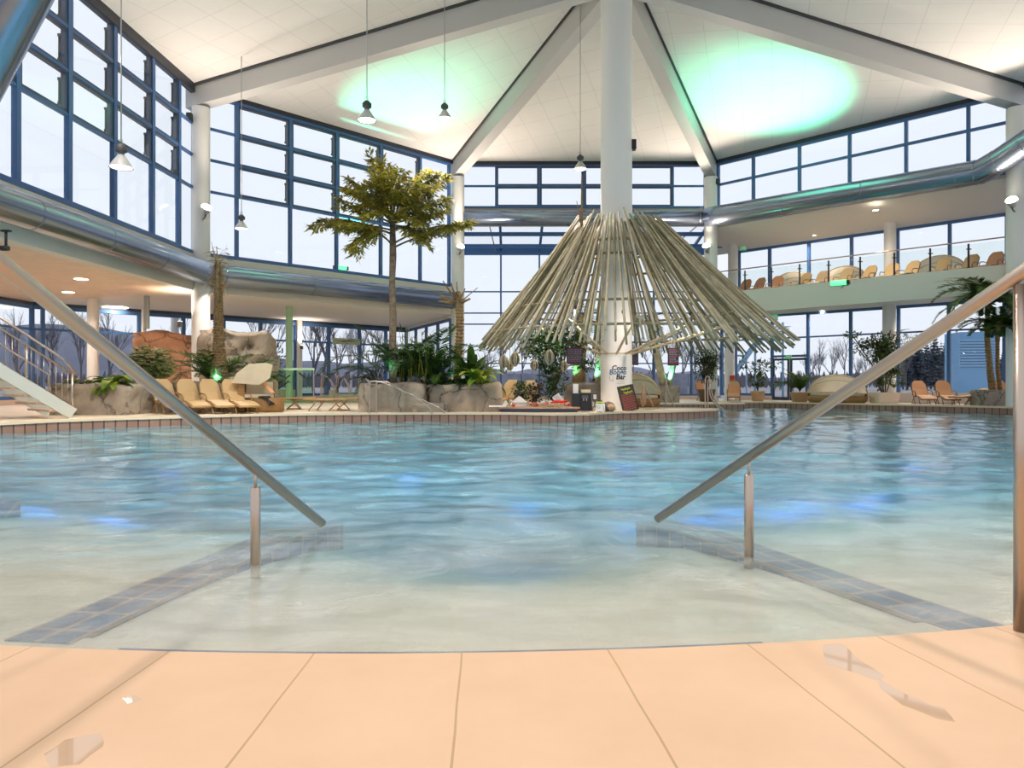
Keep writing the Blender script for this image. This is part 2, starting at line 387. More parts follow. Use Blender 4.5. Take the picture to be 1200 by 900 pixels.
# pool outline
PC = Vector((-.66, 16.1)); PR = 13.06
def arcp(x): return Vector((x, PC.y - math.sqrt(PR**2 - (x-PC.x)**2)))
near = [arcp(-9 + i * 18 / 48) for i in range(49)]
far = [P(px, py, 1) for px, py in ()]
def deckpt(px, py):
    Y = EYE * F / (py - 450); return Vector(((px-600)/F*Y, Y))
left_rim = [Vector((-16.5, 9.5)), Vector((-15.5, 12.5)), Vector((-13.4, 15.2)), deckpt(0, 495.6), deckpt(60, 492.6), deckpt(120, 490.4), deckpt(180, 488.8), deckpt(245, 487), deckpt(300, 485.7), deckpt(360, 484.7), deckpt(430, 484), deckpt(520, 483.8), deckpt(600, 484), deckpt(650, 485), deckpt(690, 484.6), deckpt(712, 483.2), deckpt(728, 482.4), deckpt(780, 481.6), deckpt(815, 480.6), deckpt(838, 479.8)]
bay = [Vector((7.5, 25.9)), Vector((7.1, 26.6)), Vector((5.2, 28.0)), Vector((5.0, 30.5)), Vector((6.0, 32.6)), Vector((8.8, 33.3)), Vector((10.9, 33.4)), Vector((11.2, 34.6)), Vector((11.0, 35.6))]
right_rim = [Vector((12.6, 35.75)), Vector((15.0, 33.3)), Vector((17.5, 30.6)), Vector((19.3, 28.5)), Vector((20.6, 26.2)), Vector((21.3, 22)), Vector((21, 14)), Vector((14.5, 9))]
POOL = near[::-1][0:0] + near + right_rim[::-1] + bay[::-1] + left_rim[::-1]
DECK_OUT = [Vector(p) for p in ((-30, 3), (-22, 32.3), (-7, 47.3), (-2.7, 42), (12.2, 42), (24.2, 30.0), (24.2, 3))]

def fill(outer, holes, z, flip=False):
    loops = [[Vector((p.x, p.y, 0)) for p in outer]] + [[Vector((p.x, p.y, 0)) for p in h] for h in holes]
    pts = [p for l in loops for p in l]
    tr = tessellate_polygon(loops)
    fs = []
    for t in tr:
        a, b, c = (pts[i] for i in t)
        n = (b - a).cross(c - a).z
        if abs(n) < 1e-9: continue
        fs.append(t if (n > 0) else (t[0], t[2], t[1]))
    return [V3(p, z) for p in pts], fs

WZ = -0.26
# far deck: hole is the pool joined with the lower near deck
hole = [Vector((-30+.5, 3.1)), ] 
lowdeck = [Vector((-9, -6)), Vector((14, -6))]
hp = [Vector((-16.5, 3.05)), Vector((14.5, 3.05))] + right_rim[::-1] + bay[::-1] + left_rim[::-1]
dpoly = DECK_OUT + [Vector((14.5, 3))] + right_rim[::-1] + bay[::-1] + left_rim[::-1] + [Vector((-16.5, 3))]
deckmb = MB(); vs, fs = fill(dpoly, [], 0.0); deckmb.add(vs, fs)
vs2, fs2 = fill(dpoly, [], -.18); deckmb.add(vs2, [tuple(reversed(f)) for f in fs2])
fl = struct(deckmb, 'floor', 'deck')
# near deck, level with the water; laid radially about the pool
nd = MB()
outer = [Vector((-16, -5)), Vector((16, -5)), Vector((16, 9)), Vector((9.4, 8.2))] + near[::-1] + [Vector((-9.4, 7.2)), Vector((-16, 9))]
N = 60
rows = [0.0, .5, 1.2, 2.2, 4, 7, 11]
vsn = []
for i in range(N+1):
    x = -9 + 18 * i / N; p = arcp(x); d = (p - PC).normalized()
    for r in rows: vsn.append(V3(p + d * r, -.25))
R_ = len(rows)
nd.add(vsn, [(i*R_+j, i*R_+j+1, (i+1)*R_+j+1, (i+1)*R_+j) for i in range(N) for j in range(R_-1)])
# vertical lip under the edge
lip = []
for i in range(N+1):
    x = -9 + 18 * i / N; p = arcp(x); lip += [V3(p, -.25), V3(p, -.5)]
nd.add(lip, [(2*i, 2*i+1, 2*i+3, 2*i+2) for i in range(N)])
ndo = struct(nd, 'floor', 'neardeck')
def nduv(co):
    a = math.atan2(co.x - PC.x, PC.y - co.y); return ((a * PR) - .445 + .63*20, 1.5 + (Vector((co.x, co.y)) - PC).length - PR)
setuv(ndo, nduv)
# wet patches on the near deck
def puddle(pts, name_lbl, cat='puddle'):
    mb = MB(); c = sum((Vector(p) for p in pts), Vector((0, 0))) / len(pts)
    ring = [Vector(p) for p in pts]; n = len(ring)
    sm = []
    for i in range(n):
        for t in (0, .33, .66):
            q = ring[i].lerp(ring[(i+1) % n], t); q = q + Vector((noise.noise(V3(q*9, 0)), noise.noise(V3(q*9, 5)))) * .02
            sm.append(q)
    vs, fs = fill(sm, [], -.2488)
    m_ = len(sm); low = [V3(p, -.2503) for p in sm]
    mb.add(vs + low, list(fs) + [(i, m_+i, m_+(i+1) % m_, (i+1) % m_) for i in range(m_)])
    o = mb.build('puddle', puddle_m); tag(o, name_lbl, cat); return o
mm, nt, out = _new('wet_film')
g_ = nt.nodes.new('ShaderNodeBsdfGlossy'); g_.inputs['Roughness'].default_value = .03; t_ = nt.nodes.new('ShaderNodeBsdfTransparent'); t_.inputs[0].default_value = (.96, .95, .94, 1)
f_ = nt.nodes.new('ShaderNodeFresnel'); f_.inputs[0].default_value = 2.1; x_ = nt.nodes.new('ShaderNodeMixShader')
front_only(nt, f_, x_); nt.links.new(t_.outputs[0], x_.inputs[1]); nt.links.new(g_.outputs[0], x_.inputs[2]); nt.links.new(x_.outputs[0], out.inputs[0])
puddle_m = mm
def nd_pt(px, py):
    Y = 1.15 * F / (py - 450); return Vector(((px-600)/F*Y, Y))
puddle([nd_pt(*p) for p in ((965,756),(985,754),(997,762),(1000,768),(1035,792),(1030,799),(968,778))], 'wet patch with a bright reflection on the peach tiles near the pool edge')
puddle([nd_pt(*p) for p in ((1030,795),(1062,815),(1090,828),(1112,832),(1120,846),(1098,842),(1060,826),(1034,806))], 'thin irregular trail of water on the peach tiles')
puddle([nd_pt(*p) for p in ((52,884),(78,866),(116,860),(120,876),(96,896),(60,900))], 'small wet patch by the lower corner of the peach deck')
puddle([nd_pt(*p) for p in ((140,818),(158,815),(165,821),(148,825))], 'tiny pale drop mark on the peach deck')

# pool coping and tiled rim face
def sweep_rim(path, name, closed=False):
    top = MB(); face = MB(); n = len(path); L = 0; vst = []; vsf = []; us = []
    for i, p in enumerate(path):
        a = path[max(i-1, 0)]; b = path[min(i+1, n-1)]; d = (b - a).normalized(); nn = Vector((-d.y, d.x))
        inn = nn * -1
        if i: L += (p - path[i-1]).length
        us.append(L)
        o_ = p + nn * .32; q = p + inn * .03
        vst += [V3(o_, .012), V3(q, .012), V3(q, -.055), V3(p, -.055)]
        vsf += [V3(p, -.055), V3(p, -.95)]
    top.add(vst, [(4*i+j, 4*i+j+1, 4*i+5+j, 4*i+4+j) for i in range(n-1) for j in range(3)])
    face.add(vsf, [(2*i, 2*i+1, 2*i+3, 2*i+2) for i in range(n-1)])
    t = struct(top, name, 'rimtop'); f = face.build('rim_face', 'rimtile', t)
    uv = f.data.uv_layers.new(name='UVMap')
    for lp in f.data.loops:
        i = lp.vertex_index; uv.data[lp.index].uv = (us[i//2], .6 + f.data.vertices[i].co.z*.2)
    return t
def dense(path, m=4):
    out = []
    for i in range(len(path)-1):
        for k in range(m): out.append(path[i].lerp(path[i+1], k/m))
    return out + [path[-1]]
def chaikin(path, it=2):
    for _ in range(it):
        q = [path[0]]
        for i in range(len(path)-1): q += [path[i].lerp(path[i+1], .25), path[i].lerp(path[i+1], .75)]
        q.append(path[-1]); path = q
    return path
sweep_rim((left_rim + bay)[::1], 'trim_1')
sweep_rim(bay[-2:] + right_rim, 'trim_2')

# pool floor: beach slope from the near edge
def pool_floor_z(x, y):
    d = PR - (Vector((x, y)) - PC).length
    st = [(0, -.275), (.22, -.28), (.24, -.30), (.75, -.305), (1.3, -.32), (2.0, -.35), (2.8, -.41), (3.5, -.50), (4.3, -.70), (5.2, -.82), (8, -.88), (99, -.9)]
    if d < 0: return -.285
    for (a, za), (b, zb) in zip(st, st[1:]):
        if a <= d <= b: return za + (zb-za)*(d-a)/(b-a)
    return -.9
pf = MB(); vs = []; xs = [-17.5 + .5*i for i in range(80)]; 
rr = [0, .1, .2, .24, .5, .9, 1.2, 1.5, 1.8, 2.1, 2.4, 2.8, 3.2, 3.6, 3.95, 5, 8, 12]
vs = []
for i in range(97):
    x = -9.6 + 19.2*i/96; p = arcp(max(-9.6, min(9.6, x))); d = (PC - p).normalized()
    for r in rr:
        q = p + d*r; t_ = max(0, min(1, (r-.7)/3.2)); t_ = t_*t_*(3-2*t_)*(1 if r < 4 else 0.0)
        vs.append(V3(q, max(-.9, pool_floor_z(q.x, q.y) - .42*t_*math.exp(-((q.x+.2)/1.25)**2)*(1+.35*noise.noise(Vector((q.x*1.3, q.y*1.3, 2)))))))
k = len(rr); pf.add(vs, [(i*k+j, (i+1)*k+j, (i+1)*k+j+1, i*k+j+1) for i in range(96) for j in range(k-1)])
pf.quad((-18, 3, -.91), (22, 3, -.91), (22, 38, -.91), (-18, 38, -.91))
struct(pf, 'floor', 'pool')
# blue-tiled step walls under the water
def band(c, w, n):
    mb = MB(); us = []; L = 0; vs = []
    for i, p in enumerate(c):
        p = Vector(p); a = Vector(c[max(i-1, 0)]); b = Vector(c[min(i+1, len(c)-1)]); d = (b-a).normalized(); nn = Vector((-d.y, d.x))
        if i: L += (p - Vector(c[i-1])).length
        us.append(L); z = WZ - .010 - .010*L - .10*max(0, L-2.6)
        l = p + nn*w/2; r = p - nn*w/2
        vs += [V3(l, -.92), V3(l, z), V3(r, z), V3(r, -.92)]
    fs = [(4*i+j, 4*i+j+1, 4*i+5+j, 4*i+4+j) for i in range(len(c)-1) for j in range(3)]
    e = 4*(len(c)-1); fs += [(0, 3, 2, 1), (e, e+1, e+2, e+3)]
    mb.add(vs, fs); o = struct(mb, n, 'bluetile')
    uv = o.data.uv_layers.new(name='UVMap')
    for lp in o.data.loops:
        i = lp.vertex_index; uv.data[lp.index].uv = ((-.6, -.16, .16, .6)[i % 4] + 1.6, us[i//4] + .1)
def bez(p0, p1, p2, n=12):
    p0, p1, p2 = Vector(p0), Vector(p1), Vector(p2); return [p0*(1-t)**2 + p1*2*t*(1-t) + p2*t*t for t in (i/n for i in range(n+1))]
band(bez((-2.16, 3.24), (-1.95, 4.9), (-1.72, 6.6)), .33, 'trim_3')
band(bez((2.25, 3.40), (1.80, 4.6), (1.32, 6.75)), .31, 'trim_4')
band([(-6.6, 7.3), (-5.9, 7.2), (-5.1, 7.05)], .55, 'trim_5')
# the water body
wm = MB(); xs_ = [-17.2 + .11*i for i in range(357)]; yr = [2.55]
while yr[-1] < 37.4: yr.append(yr[-1]*1.0125)
vs = []; nv = noise.noise
for y in yr:
    for x in xs_:
        d = PR - math.hypot(x-PC.x, y-PC.y) if y < 12 else 9
        k_ = min(1, max(.0, .02 + d/3.6)); z = WZ
        if k_ > 0: z += k_*(.040*nv(Vector((x*1.0, y*1.25, 0))) + .021*nv(Vector((x*2.4, y*3.0, 4))) + .008*nv(Vector((x*5.2, y*6.2, 9))))
        vs.append((x, y, z))
nx_ = len(xs_); ny_ = len(yr)
fs = [(j*nx_+i, j*nx_+i+1, (j+1)*nx_+i+1, (j+1)*nx_+i) for j in range(ny_-1) for i in range(nx_-1)]
wm.add(vs, fs, True)
rim_ = [i for i in range(nx_)] + [j*nx_+nx_-1 for j in range(1, ny_)] + [(ny_-1)*nx_+i for i in range(nx_-2, -1, -1)] + [j*nx_ for j in range(ny_-2, 0, -1)]
o_ = len(wm.v); low = [(vs[i][0], vs[i][1], -1.3) for i in rim_]; n = len(rim_); wm.v += low
wm.f += [(rim_[(i+1) % n], rim_[i], o_+i, o_+(i+1) % n) for i in range(n)] + [tuple(o_+i for i in reversed(range(n)))]; wm.sm += [False]*(n+1)
wat = struct(wm, 'water', 'water')
# thin blue nosing just inside the pool edge
mb = MB(); vs = []
for i in range(41):
    p = arcp(-1.75 + 2.9*i/40); d = (PC-p).normalized(); vs += [V3(p+d*.045, -.2745), V3(p+d*.085, -.2745)]
mb.add(vs, [(2*i, 2*i+2, 2*i+3, 2*i+1) for i in range(40)]); struct(mb, 'trim_6', 'navy')

# ------------------------------------------------------------------ windows
WN = [0]
def window(p0, p1, z0, z1, trans=(), fw=.09, depth=.16, m='blue', sash=None, ft=None, out=None, act=False, tw=.06):
    """one bay: frame (structure) with its pane, opening sashes and openers"""
    WN[0] += 1
    p0 = Vector(p0[:2]); p1 = Vector(p1[:2]); d = (p1-p0); L = d.length; d.normalize(); nn = Vector((-d.y, d.x))
    T = Matrix(((d.x, nn.x, 0, p0.x), (d.y, nn.y, 0, p0.y), (0, 0, 1, 0), (0, 0, 0, 1)))
    ft = ft or fw; f = MB(); h = depth/2
    f.box((-fw/2, -h, z0), (fw/2, h, z1), T); f.box((L-fw/2, -h+.002, z0), (L+fw/2, h-.002, z1), T)
    f.box((fw/2, -h, z1-ft), (L-fw/2, h, z1), T); f.box((fw/2, -h, z0), (L-fw/2, h, z0+ft), T)
    for z in trans: f.box((fw/2, -h*.8, z-tw/2), (L-fw/2, h*.8, z+tw/2), T)
    o = struct(f, 'window_%d' % WN[0], m)
    g = MB(); g.box((fw/2, .01, z0+ft), (L-fw/2, .022, z1-ft), T); g.build('pane', 'glass', o)
    if sash:
        for (a, b) in sash:
            s = MB(); w = .075; y0, y1 = -h-.04, h*.6
            s.box((fw/2, y0, a), (fw/2+w, y1, b), T); s.box((L-fw/2-w, y0, a), (L-fw/2, y1, b), T)
            s.box((fw/2+w, y0, a), (L-fw/2-w, y1, a+w), T); s.box((fw/2+w, y0, b-w), (L-fw/2-w, y1, b), T)
            s.build('opening_sash', 'slate', o)
            if act:
                c = MB(); xx = fw/2+.05; c.tube([T @ Vector((xx, y0-.05, a+.25)), T @ Vector((xx, y0-.05, b-.2))], .035, 8)
                c.box((xx-.05, y0-.08, a+.22), (xx+.05, y0, a+.30), T); c.box((xx-.05, y0-.08, b-.28), (xx+.05, y0, b-.2), T)
                c.build('opener', 'darkgrey', o)
    return o
# upper wall, long side at the left of the hall (E-A)
dEA = (A-E).normalized()
def onEA(y): t = (y-E.y)/(A.y-E.y); return E.lerp(A, t)
def _hit(px): k_ = (px-600)/F; s_ = (k_*A.y - A.x)/(dEA.x - k_*dEA.y); return (A + dEA*s_).y
ys = [15.6] + [_hit(x) for x in (19, 80, 133, 178, 209)] + [28.0]
rowsL = [(8.6, 9.85), (9.9, 11.1), (11.15, 12.4)]
for i in range(6):
    mid = 8.55
    window(onEA(ys[i+1]), onEA(ys[i]), 6.0, 12.5, (8.6, 9.87, 11.12), fw=.16 if i < 5 else .12, sash=[(8.65, 9.84), (9.9, 11.09), (11.15, 12.36)] if i < 5 else None, act=i < 5, tw=.09)
window(onEA(15.6), E, 6.0, 12.5, (8.6, 9.87, 11.12), fw=.16, tw=.09)
# upper wall A-B
def onAB(t): return A.lerp(B, t)
ts = [.03, .122, .298, .467, .646, .822, .963, .985]
for i in range(6):
    window(onAB(ts[i+1]), onAB(ts[i]), 6.0, 12.5, (8.6, 9.87, 11.12), fw=.13, sash=[(8.65, 9.84), (9.9, 11.09), (11.15, 12.36)] if 0 < i < 5 else None, act=0 < i < 5, tw=.09)
# back wall B-C, two rows
xs = [-2.6, -.85, 1.45, 3.8, 6.15, 8.5, 10.2]
for i in range(6):
    window((xs[i+1], 37.7), (xs[i], 37.7), 10.2, 12.5, (11.37,), fw=.1, sash=[(10.3, 11.34), (11.40, 12.42)] if 0 < i < 5 else None, tw=.09)
# right upper wall C-D, two rows
us_ = [0.03, .174, .348, .52, .695, .868, .97]
for i in range(6):
    window(Cc.lerp(D, us_[i+1]), Cc.lerp(D, us_[i]), 9.3, 12.5, (11.35,), fw=.13, tw=.11)
for a, b in ((D, Fp),):
    for i in range(5): window(b.lerp(a, i/5+.01), b.lerp(a, (i+1)/5-.01), 9.3, 12.5, (11.35,), fw=.13, tw=.11)
# lower glazing, wide aisle: outer line of the A-B side and of the E-A side
O1 = Vector((-21.5, 31.9)); 
def ray_hit(px, base, dr):
    k_ = (px-600)/F; s = (k_*base.y - base.x)/(dr.x - k_*dr.y); return base + dr*s
dAB = Vector((1, 1)).normalized()
pxs = [37, 50, 105, 163, 215, 262, 305, 346, 385, 421, 452, 480]
pts = [ray_hit(x, O1, dAB) for x in pxs]; pts[-1] = Vector((-6.9, 46.5))
for i in range(len(pts)-1): window(pts[i+1], pts[i], .22, 4.42, (3.36,), fw=.15, tw=.1, depth=.2)
for y0_, y1_ in ((31.9, 28.9), (28.9, 25.9), (25.9, 22.9), (22.9, 20)): window((-21.5, y0_), (-21.5-.0, y1_), .22, 4.42, (3.36,), fw=.15, tw=.1)
# glazing between the corner column and the outer corner
sp = [Vector((-3.3, 38.3)).lerp(Vector((-6.9, 46.5)), i/4) for i in range(5)]
for i in range(4): window(sp[i], sp[i+1], .22, 4.42, (3.36,), fw=.14, tw=.1)
# garden room behind the bar
gx = [-2.9, -.65, 1.6, 3.83, 6.08, 8.3, 10.5, 11.9]
for i in range(7): window((gx[i+1], 41.7), (gx[i], 41.7), .22, 8.55, (2.1, 4.4, 5.05, 6.3), fw=.1, tw=.07)
# right side: lower and upper outer glazing on the line X+Y=53.6
def onR(px, s=53.6):
    k_ = (px-600)/F; Y = s/(1+k_); return Vector((k_*Y, Y))
rx = [846, 862, 905, 947, 997, 1053, 1112, 1177, 1240, 1310]
for i in range(len(rx)-1):
    if rx[i] == 905: # entrance doors below, window above
        window(onR(rx[i+1]), onR(rx[i]), 2.35, 4.72, (3.4,), fw=.12, tw=.08)
    else: window(onR(rx[i+1]), onR(rx[i]), .25, 4.72, (3.4,), fw=.14, tw=.08)
ux = [858, 866, 902, 948, 998, 1052, 1113, 1180, 1245, 1310]
for i in range(len(ux)-1): window(onR(ux[i+1]), onR(ux[i]), 5.5, 8.5, (), fw=.13, depth=.2)
# double door
da, db = onR(905), onR(947); mid_ = (da+db)/2
def door(n, a, b):
    a = Vector(a); b = Vector(b); d = b-a; L = d.length; d.normalize(); nn = Vector((-d.y, d.x)); T = Matrix(((d.x, nn.x, 0, a.x), (d.y, nn.y, 0, a.y), (0, 0, 1, 0), (0, 0, 0, 1)))
    f = MB(); f.box((.02, -.04, .02), (.13, .04, 2.3), T); f.box((L-.13, -.04, .02), (L-.02, .04, 2.3), T); f.box((.13, -.04, .02), (L-.13, .04, .2), T); f.box((.13, -.04, 2.18), (L-.13, .04, 2.3), T); f.box((.13, -.03, .95), (L-.13, .03, 1.03), T)
    o = struct(f, 'door_%d' % n, 'slate'); g = MB(); g.box((.13, -.005, .2), (L-.13, .007, 2.18), T); g.build('pane', 'glass', o)
    h = MB(); h.tube([T @ Vector((L*.86, .05, .9)), T @ Vector((L*.86, .11, .95)), T @ Vector((L*.86, .11, 1.25)), T @ Vector((L*.86, .05, 1.3))], .015, 6); h.build('door_handle', 'steel', o)
door(1, mid_, da); door(2, mid_, db)
# ------------------------------------------------------------------ walls, soffits, slabs
def wallbox(p, q, z0, z1, th, name, m, off=0):
    p = Vector(p[:2]); q = Vector(q[:2]); d = (q-p); L = d.length; d.normalize(); nn = Vector((-d.y, d.x))
    T = Matrix(((d.x, nn.x, 0, p.x), (d.y, nn.y, 0, p.y), (0, 0, 1, 0), (0, 0, 0, 1)))
    mb = MB(); mb.box((0, off, z0), (L, off+th, z1), T); return struct(mb, name, m)
# fascias under the upper windows (inner faces on the ring; thickness outwards)
wallbox(A, B, 4.55, 5.98, .45, 'wall_far_left', 'fascia', -.1)
wallbox(E - dEA*8, A, 4.55, 5.98, .45, 'wall_left', 'fascia', -.1)
wallbox(Cc, D, 4.55, 5.68, .3, 'wall_right', 'fascia', -.05)
wallbox(D, Fp, 4.55, 5.68, .3, 'wall_far_right', 'fascia', -.05)
# cornice strips above the windows
for p, q in ((E, A), (A, B), (B, Cc), (Cc, D), (D, Fp)): wallbox(p, q, 12.30 if p in (E,) else 12.48, 12.75, .2, 'trim_%d' % (10+int(p.x) if p.x > 0 else 30-int(p.x)), 'dark', -.12)
# back wall: frame strip and boxed beam behind the duct
wallbox(B, Cc, 9.3, 10.2, .35, 'wall_back', 'steelmatt', 0)
# solid parts under the lower glazing
def plinth(p, q, n, m='base', z=.22): return wallbox(p, q, 0, z, .22, n, m, -.11)
plinth(pts[-1], pts[0], 'baseboard_far_left'); plinth(O1, (-21.5, 20), 'baseboard_left')
plinth((11.9, 41.7), (-2.9, 41.7), 'baseboard_back'); plinth(onR(862), onR(905), 'baseboard_right'); plinth(onR(947), onR(1310), 'baseboard_right')
wallbox(onR(1310), onR(947), 0, .5, .12, 'trim_50', 'soffit', .15)
# lower ceilings
mb = MB(); wl = [Vector((-12.75, 28.2)), Vector((-13.3, 8)), Vector((-21.7, 8)), Vector((-21.7, 31.9))]
mb.prism([(p.x, p.y) for p in wl][::-1], 4.56, 4.9); struct(mb, 'ceiling', 'wood')
mb = MB(); wl = [A + Vector((-.2, .1)), Vector((-21.7, 31.9)), Vector((-6.9, 46.8)), B + Vector((-.1, .2))]
mb.prism([(p.x, p.y) for p in wl][::-1], 4.57, 4.9); struct(mb, 'ceiling', 'soffit')
wallbox(pts[-1], pts[0], 4.42, 4.57, .2, 'wall_lintel', 'slate', -.1)
wallbox(O1, (-21.5, 20), 4.42, 4.57, .2, 'wall_lintel', 'slate', -.1)
wallbox(sp[0], sp[-1], 4.42, 4.95, .2, 'wall_lintel', 'soffit', -.1)
wallbox(pts[-1], pts[0], 4.57, 4.95, .2, 'wall_lintel', 'soffit', -.1)
# right gallery: slab, soffit, upper ceiling (sloping)
mb = MB(); mb.prism([(p.x, p.y) for p in (Cc + Vector((.05, .1)), Vector((11.9, 41.9)), Vector((24.3, 29.5)), Vector((24.6, 14)), Vector((20.8, 14)), D + Vector((.1, .1)))][::-1], 4.72, 5.56); struct(mb, 'ceiling', 'soffit')
mb = MB()
ii = [Cc + Vector((.05, .05)), D + Vector((.05, .05)), Fp]; oo = [Vector((11.9, 41.9)), Vector((24.3, 29.5)), Vector((24.6, 14.65))]
for k_ in range(2):
    a, b, c, d = V3(ii[k_], 9.15), V3(ii[k_+1], 9.15), V3(oo[k_+1], 8.45), V3(oo[k_], 8.45)
    u = Vector((0, 0, .3)); mb.add([a, b, c, d, a+u, b+u, c+u, d+u], [(0,3,2,1),(4,5,6,7),(0,1,5,4),(1,2,6,5),(2,3,7,6),(3,0,4,7)])
    m1, m2 = V3(ii[k_].lerp(oo[k_], .45), 8.5), V3(ii[k_+1].lerp(oo[k_+1], .45), 8.5)
struct(mb, 'ceiling', 'soffit')
wallbox((10.6, 37.9), (11.9, 41.8), 5.5, 9.2, .15, 'wall_gallery_end', 'white')
# garden-room lean-to roof behind the bar
for i in range(7):
    WN[0] += 1
    x0, x1 = gx[i]+.05, gx[i+1]-.02
    f = MB(); 
    for x in (x0, x1): f.beam((x, 37.95, 9.45), (x, 41.7, 8.75), .07, .12)
    o = struct(f, 'window_%d' % WN[0], 'blue'); g = MB(); g.add([(x0, 37.95, 9.47), (x1, 37.95, 9.47), (x1, 41.7, 8.77), (x0, 41.7, 8.77), (x0, 37.95, 9.49), (x1, 37.95, 9.49), (x1, 41.7, 8.79), (x0, 41.7, 8.79)], [(0,3,2,1),(4,5,6,7),(0,1,5,4),(1,2,6,5),(2,3,7,6),(3,0,4,7)]); g.build('pane', 'glass', o)
for y, z, h in ((38.9, 9.08, .2), (40.4, 8.72, .2), (41.7, 8.78, .45)):
    mb = MB(); mb.box((-3.0, y-.08, z-h/2), (11.9, y+.08, z+h/2)); struct(mb, 'beam', 'blue')
for x in (-1.2, 4.6, 9.9):   # slanting ties of the lean-to
    mb = MB(); mb.tube([(x, 38.0, 9.35), (x+.25 if x < 5 else x-.9, 41.6, 8.6)], .035, 6); struct(mb, 'beam', 'steelmatt')

# ------------------------------------------------------------------ ceiling wedges and rafters
for i in range(8):
    p, q = RING[i], RING[(i+1) % 8]; mb = MB(); u = Vector((0, 0, .3))
    c2 = Vector((APEX.x, APEX.y)); ep = (p - c2).normalized()*.25; eq = (q - c2).normalized()*.25
    a, b, c = V3(p+ep, ZE-.045), V3(q+eq, ZE-.045), APEX.copy()
    mb.add([a, b, c, a+u, b+u, c+u], [(0, 1, 2), (5, 4, 3), (0, 3, 4, 1), (1, 4, 5, 2), (2, 5, 3, 0)])
    struct(mb, 'ceiling', 'ceil')
for i, p in enumerate(RING):
    q = V3(p, ZE + .02); d = (APEX - q); e = Vector((p.x-APEX.x, p.y-APEX.y)).normalized(); q = q + V3(e*.25, 0)
    mb = MB(); sd = Vector((-e.y, e.x, 0)); w = .27; vs = []
    for c, hh in ((q, .92), (APEX + V3(e*.4, -.03), 1.05)):
        for a_, b_ in ((-1, -1), (1, -1), (1, 0), (-1, 0)): vs.append(c + sd*a_*w + Vector((0, 0, b_*hh)))
    mb.add(vs, [(0,1,2,3),(7,6,5,4),(0,4,5,1),(1,5,6,2),(2,6,7,3),(3,7,4,0)])
    o = struct(mb, 'beam', 'beam')
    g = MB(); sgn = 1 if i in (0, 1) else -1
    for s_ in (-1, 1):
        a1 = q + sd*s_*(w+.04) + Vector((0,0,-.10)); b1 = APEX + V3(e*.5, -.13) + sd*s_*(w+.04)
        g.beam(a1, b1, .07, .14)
    g.build('shadow_gap', 'beamdark', o)  # solid dark strips drawn for the shadow line under the ceiling

# ------------------------------------------------------------------ columns
def column(x, y, r, z0, z1, m='column', n=28):
    mb = MB(); mb.lathe([(r, z0), (r, z1)], (x, y, 0), n); mb.lathe([(0, z0), (r, z0)], (x, y, 0), n, False); mb.lathe([(r, z1), (0, z1)], (x, y, 0), n, False); return struct(mb, 'column', m)
inn = .28
for p in (A, B, Cc, D, E, Fp):
    e = Vector((p.x-APEX.x, p.y-21.4)).normalized(); q = p - e*inn; column(q.x, q.y, .34, 0, 11.75)
maincol = column(3.66, 25, .55, 0, 16)
maincol.name = 'central_column'
for px, Y, r, z1, m in ((109, 30.5, .23, 4.57, 'column'), (205, 37.0, .2, 4.57, 'column'), (339, 33.9, .16, 4.57, 'gcol'), (351, 40.9, .16, 4.57, 'column'), (855, 39.6, .28, 4.72, 'column'), (1042, 34.4, .3, 4.72, 'column')):
    x = (px-600)/F*Y; column(x, Y, r, 0, z1, m, 20)
column((167-600)/F*35.2, 35.2, .17, 0, 4.57, 'column', 16)
for px, Y in ((859, 39.9), (1043, 34.3)): column((px-600)/F*Y, Y, .27, 5.56, 8.9, 'column', 20)

# ------------------------------------------------------------------ logo on the central column
def wrap_on_column(vs, cx, cz, rad=.556, x0=3.66, y0=25.0):
    # letters lie on the cylinder, facing the pool's near end
    base = math.atan2(-25.0, -3.66) # direction from column to camera side
    out = []
    for v in vs:
        a = base + (v.x + cx)/rad; out.append((x0 + math.cos(a)*rad, y0 + math.sin(a)*rad, cz + v.y))
    return out
KZ = 24.45/F
for s, size, cx, cz, m, b in (('Coco', .235, .10, .9+16.2*KZ, 'text1', .007), ('Bongo', .235, .055, .9+11.3*KZ, 'text2', .007), ('Bar', .235, .15, .9+5.6*KZ, 'text1', .008)):
    vs, fs = text_mesh(s, size, b, .12); mb = MB()
    mb.add(wrap_on_column([Vector((v.x, v.y, 0)) for v in vs], cx, cz), fs); mb.build('logo_lettering', m, maincol)
mb = MB()
for k_ in range(2):
    z0_ = .9 + (3.0-2.4*k_)*KZ
    pts_ = [Vector((-.10-.05*k_ + i*(.0135+.002*k_), .012*math.sin(i*2.1)+.008*math.sin(i*.9), 0)) for i in range(22)]
    w = wrap_on_column(pts_, .12, z0_); mb.tube(w, .004, 4)
mb.build('logo_small_script', 'text3', maincol)
mb = MB()
pts_ = [Vector((math.cos(t)*.095*(1-.12*i/14), math.sin(t)*.105, 0)) for i, t in ((i, .7+i*.35) for i in range(15))]
mb.tube(wrap_on_column(pts_, -.15, .9+7*KZ), .007, 4)
pts_ = [Vector((.07+math.cos(t)*.06, -.04+math.sin(t)*.055, 0)) for t in (1.2+i*.4 for i in range(9))]
mb.tube(wrap_on_column(pts_, -.15, .9+7*KZ), .006, 4)
mb.build('coconut_outline', 'text3', maincol)
mb = MB(); mb.lathe([(.552, 1.93), (.562, 1.93), (.562, 1.98), (.552, 1.98)], (3.66, 25, 0), 28, False); mb.build('column_band', 'bamboo', maincol)

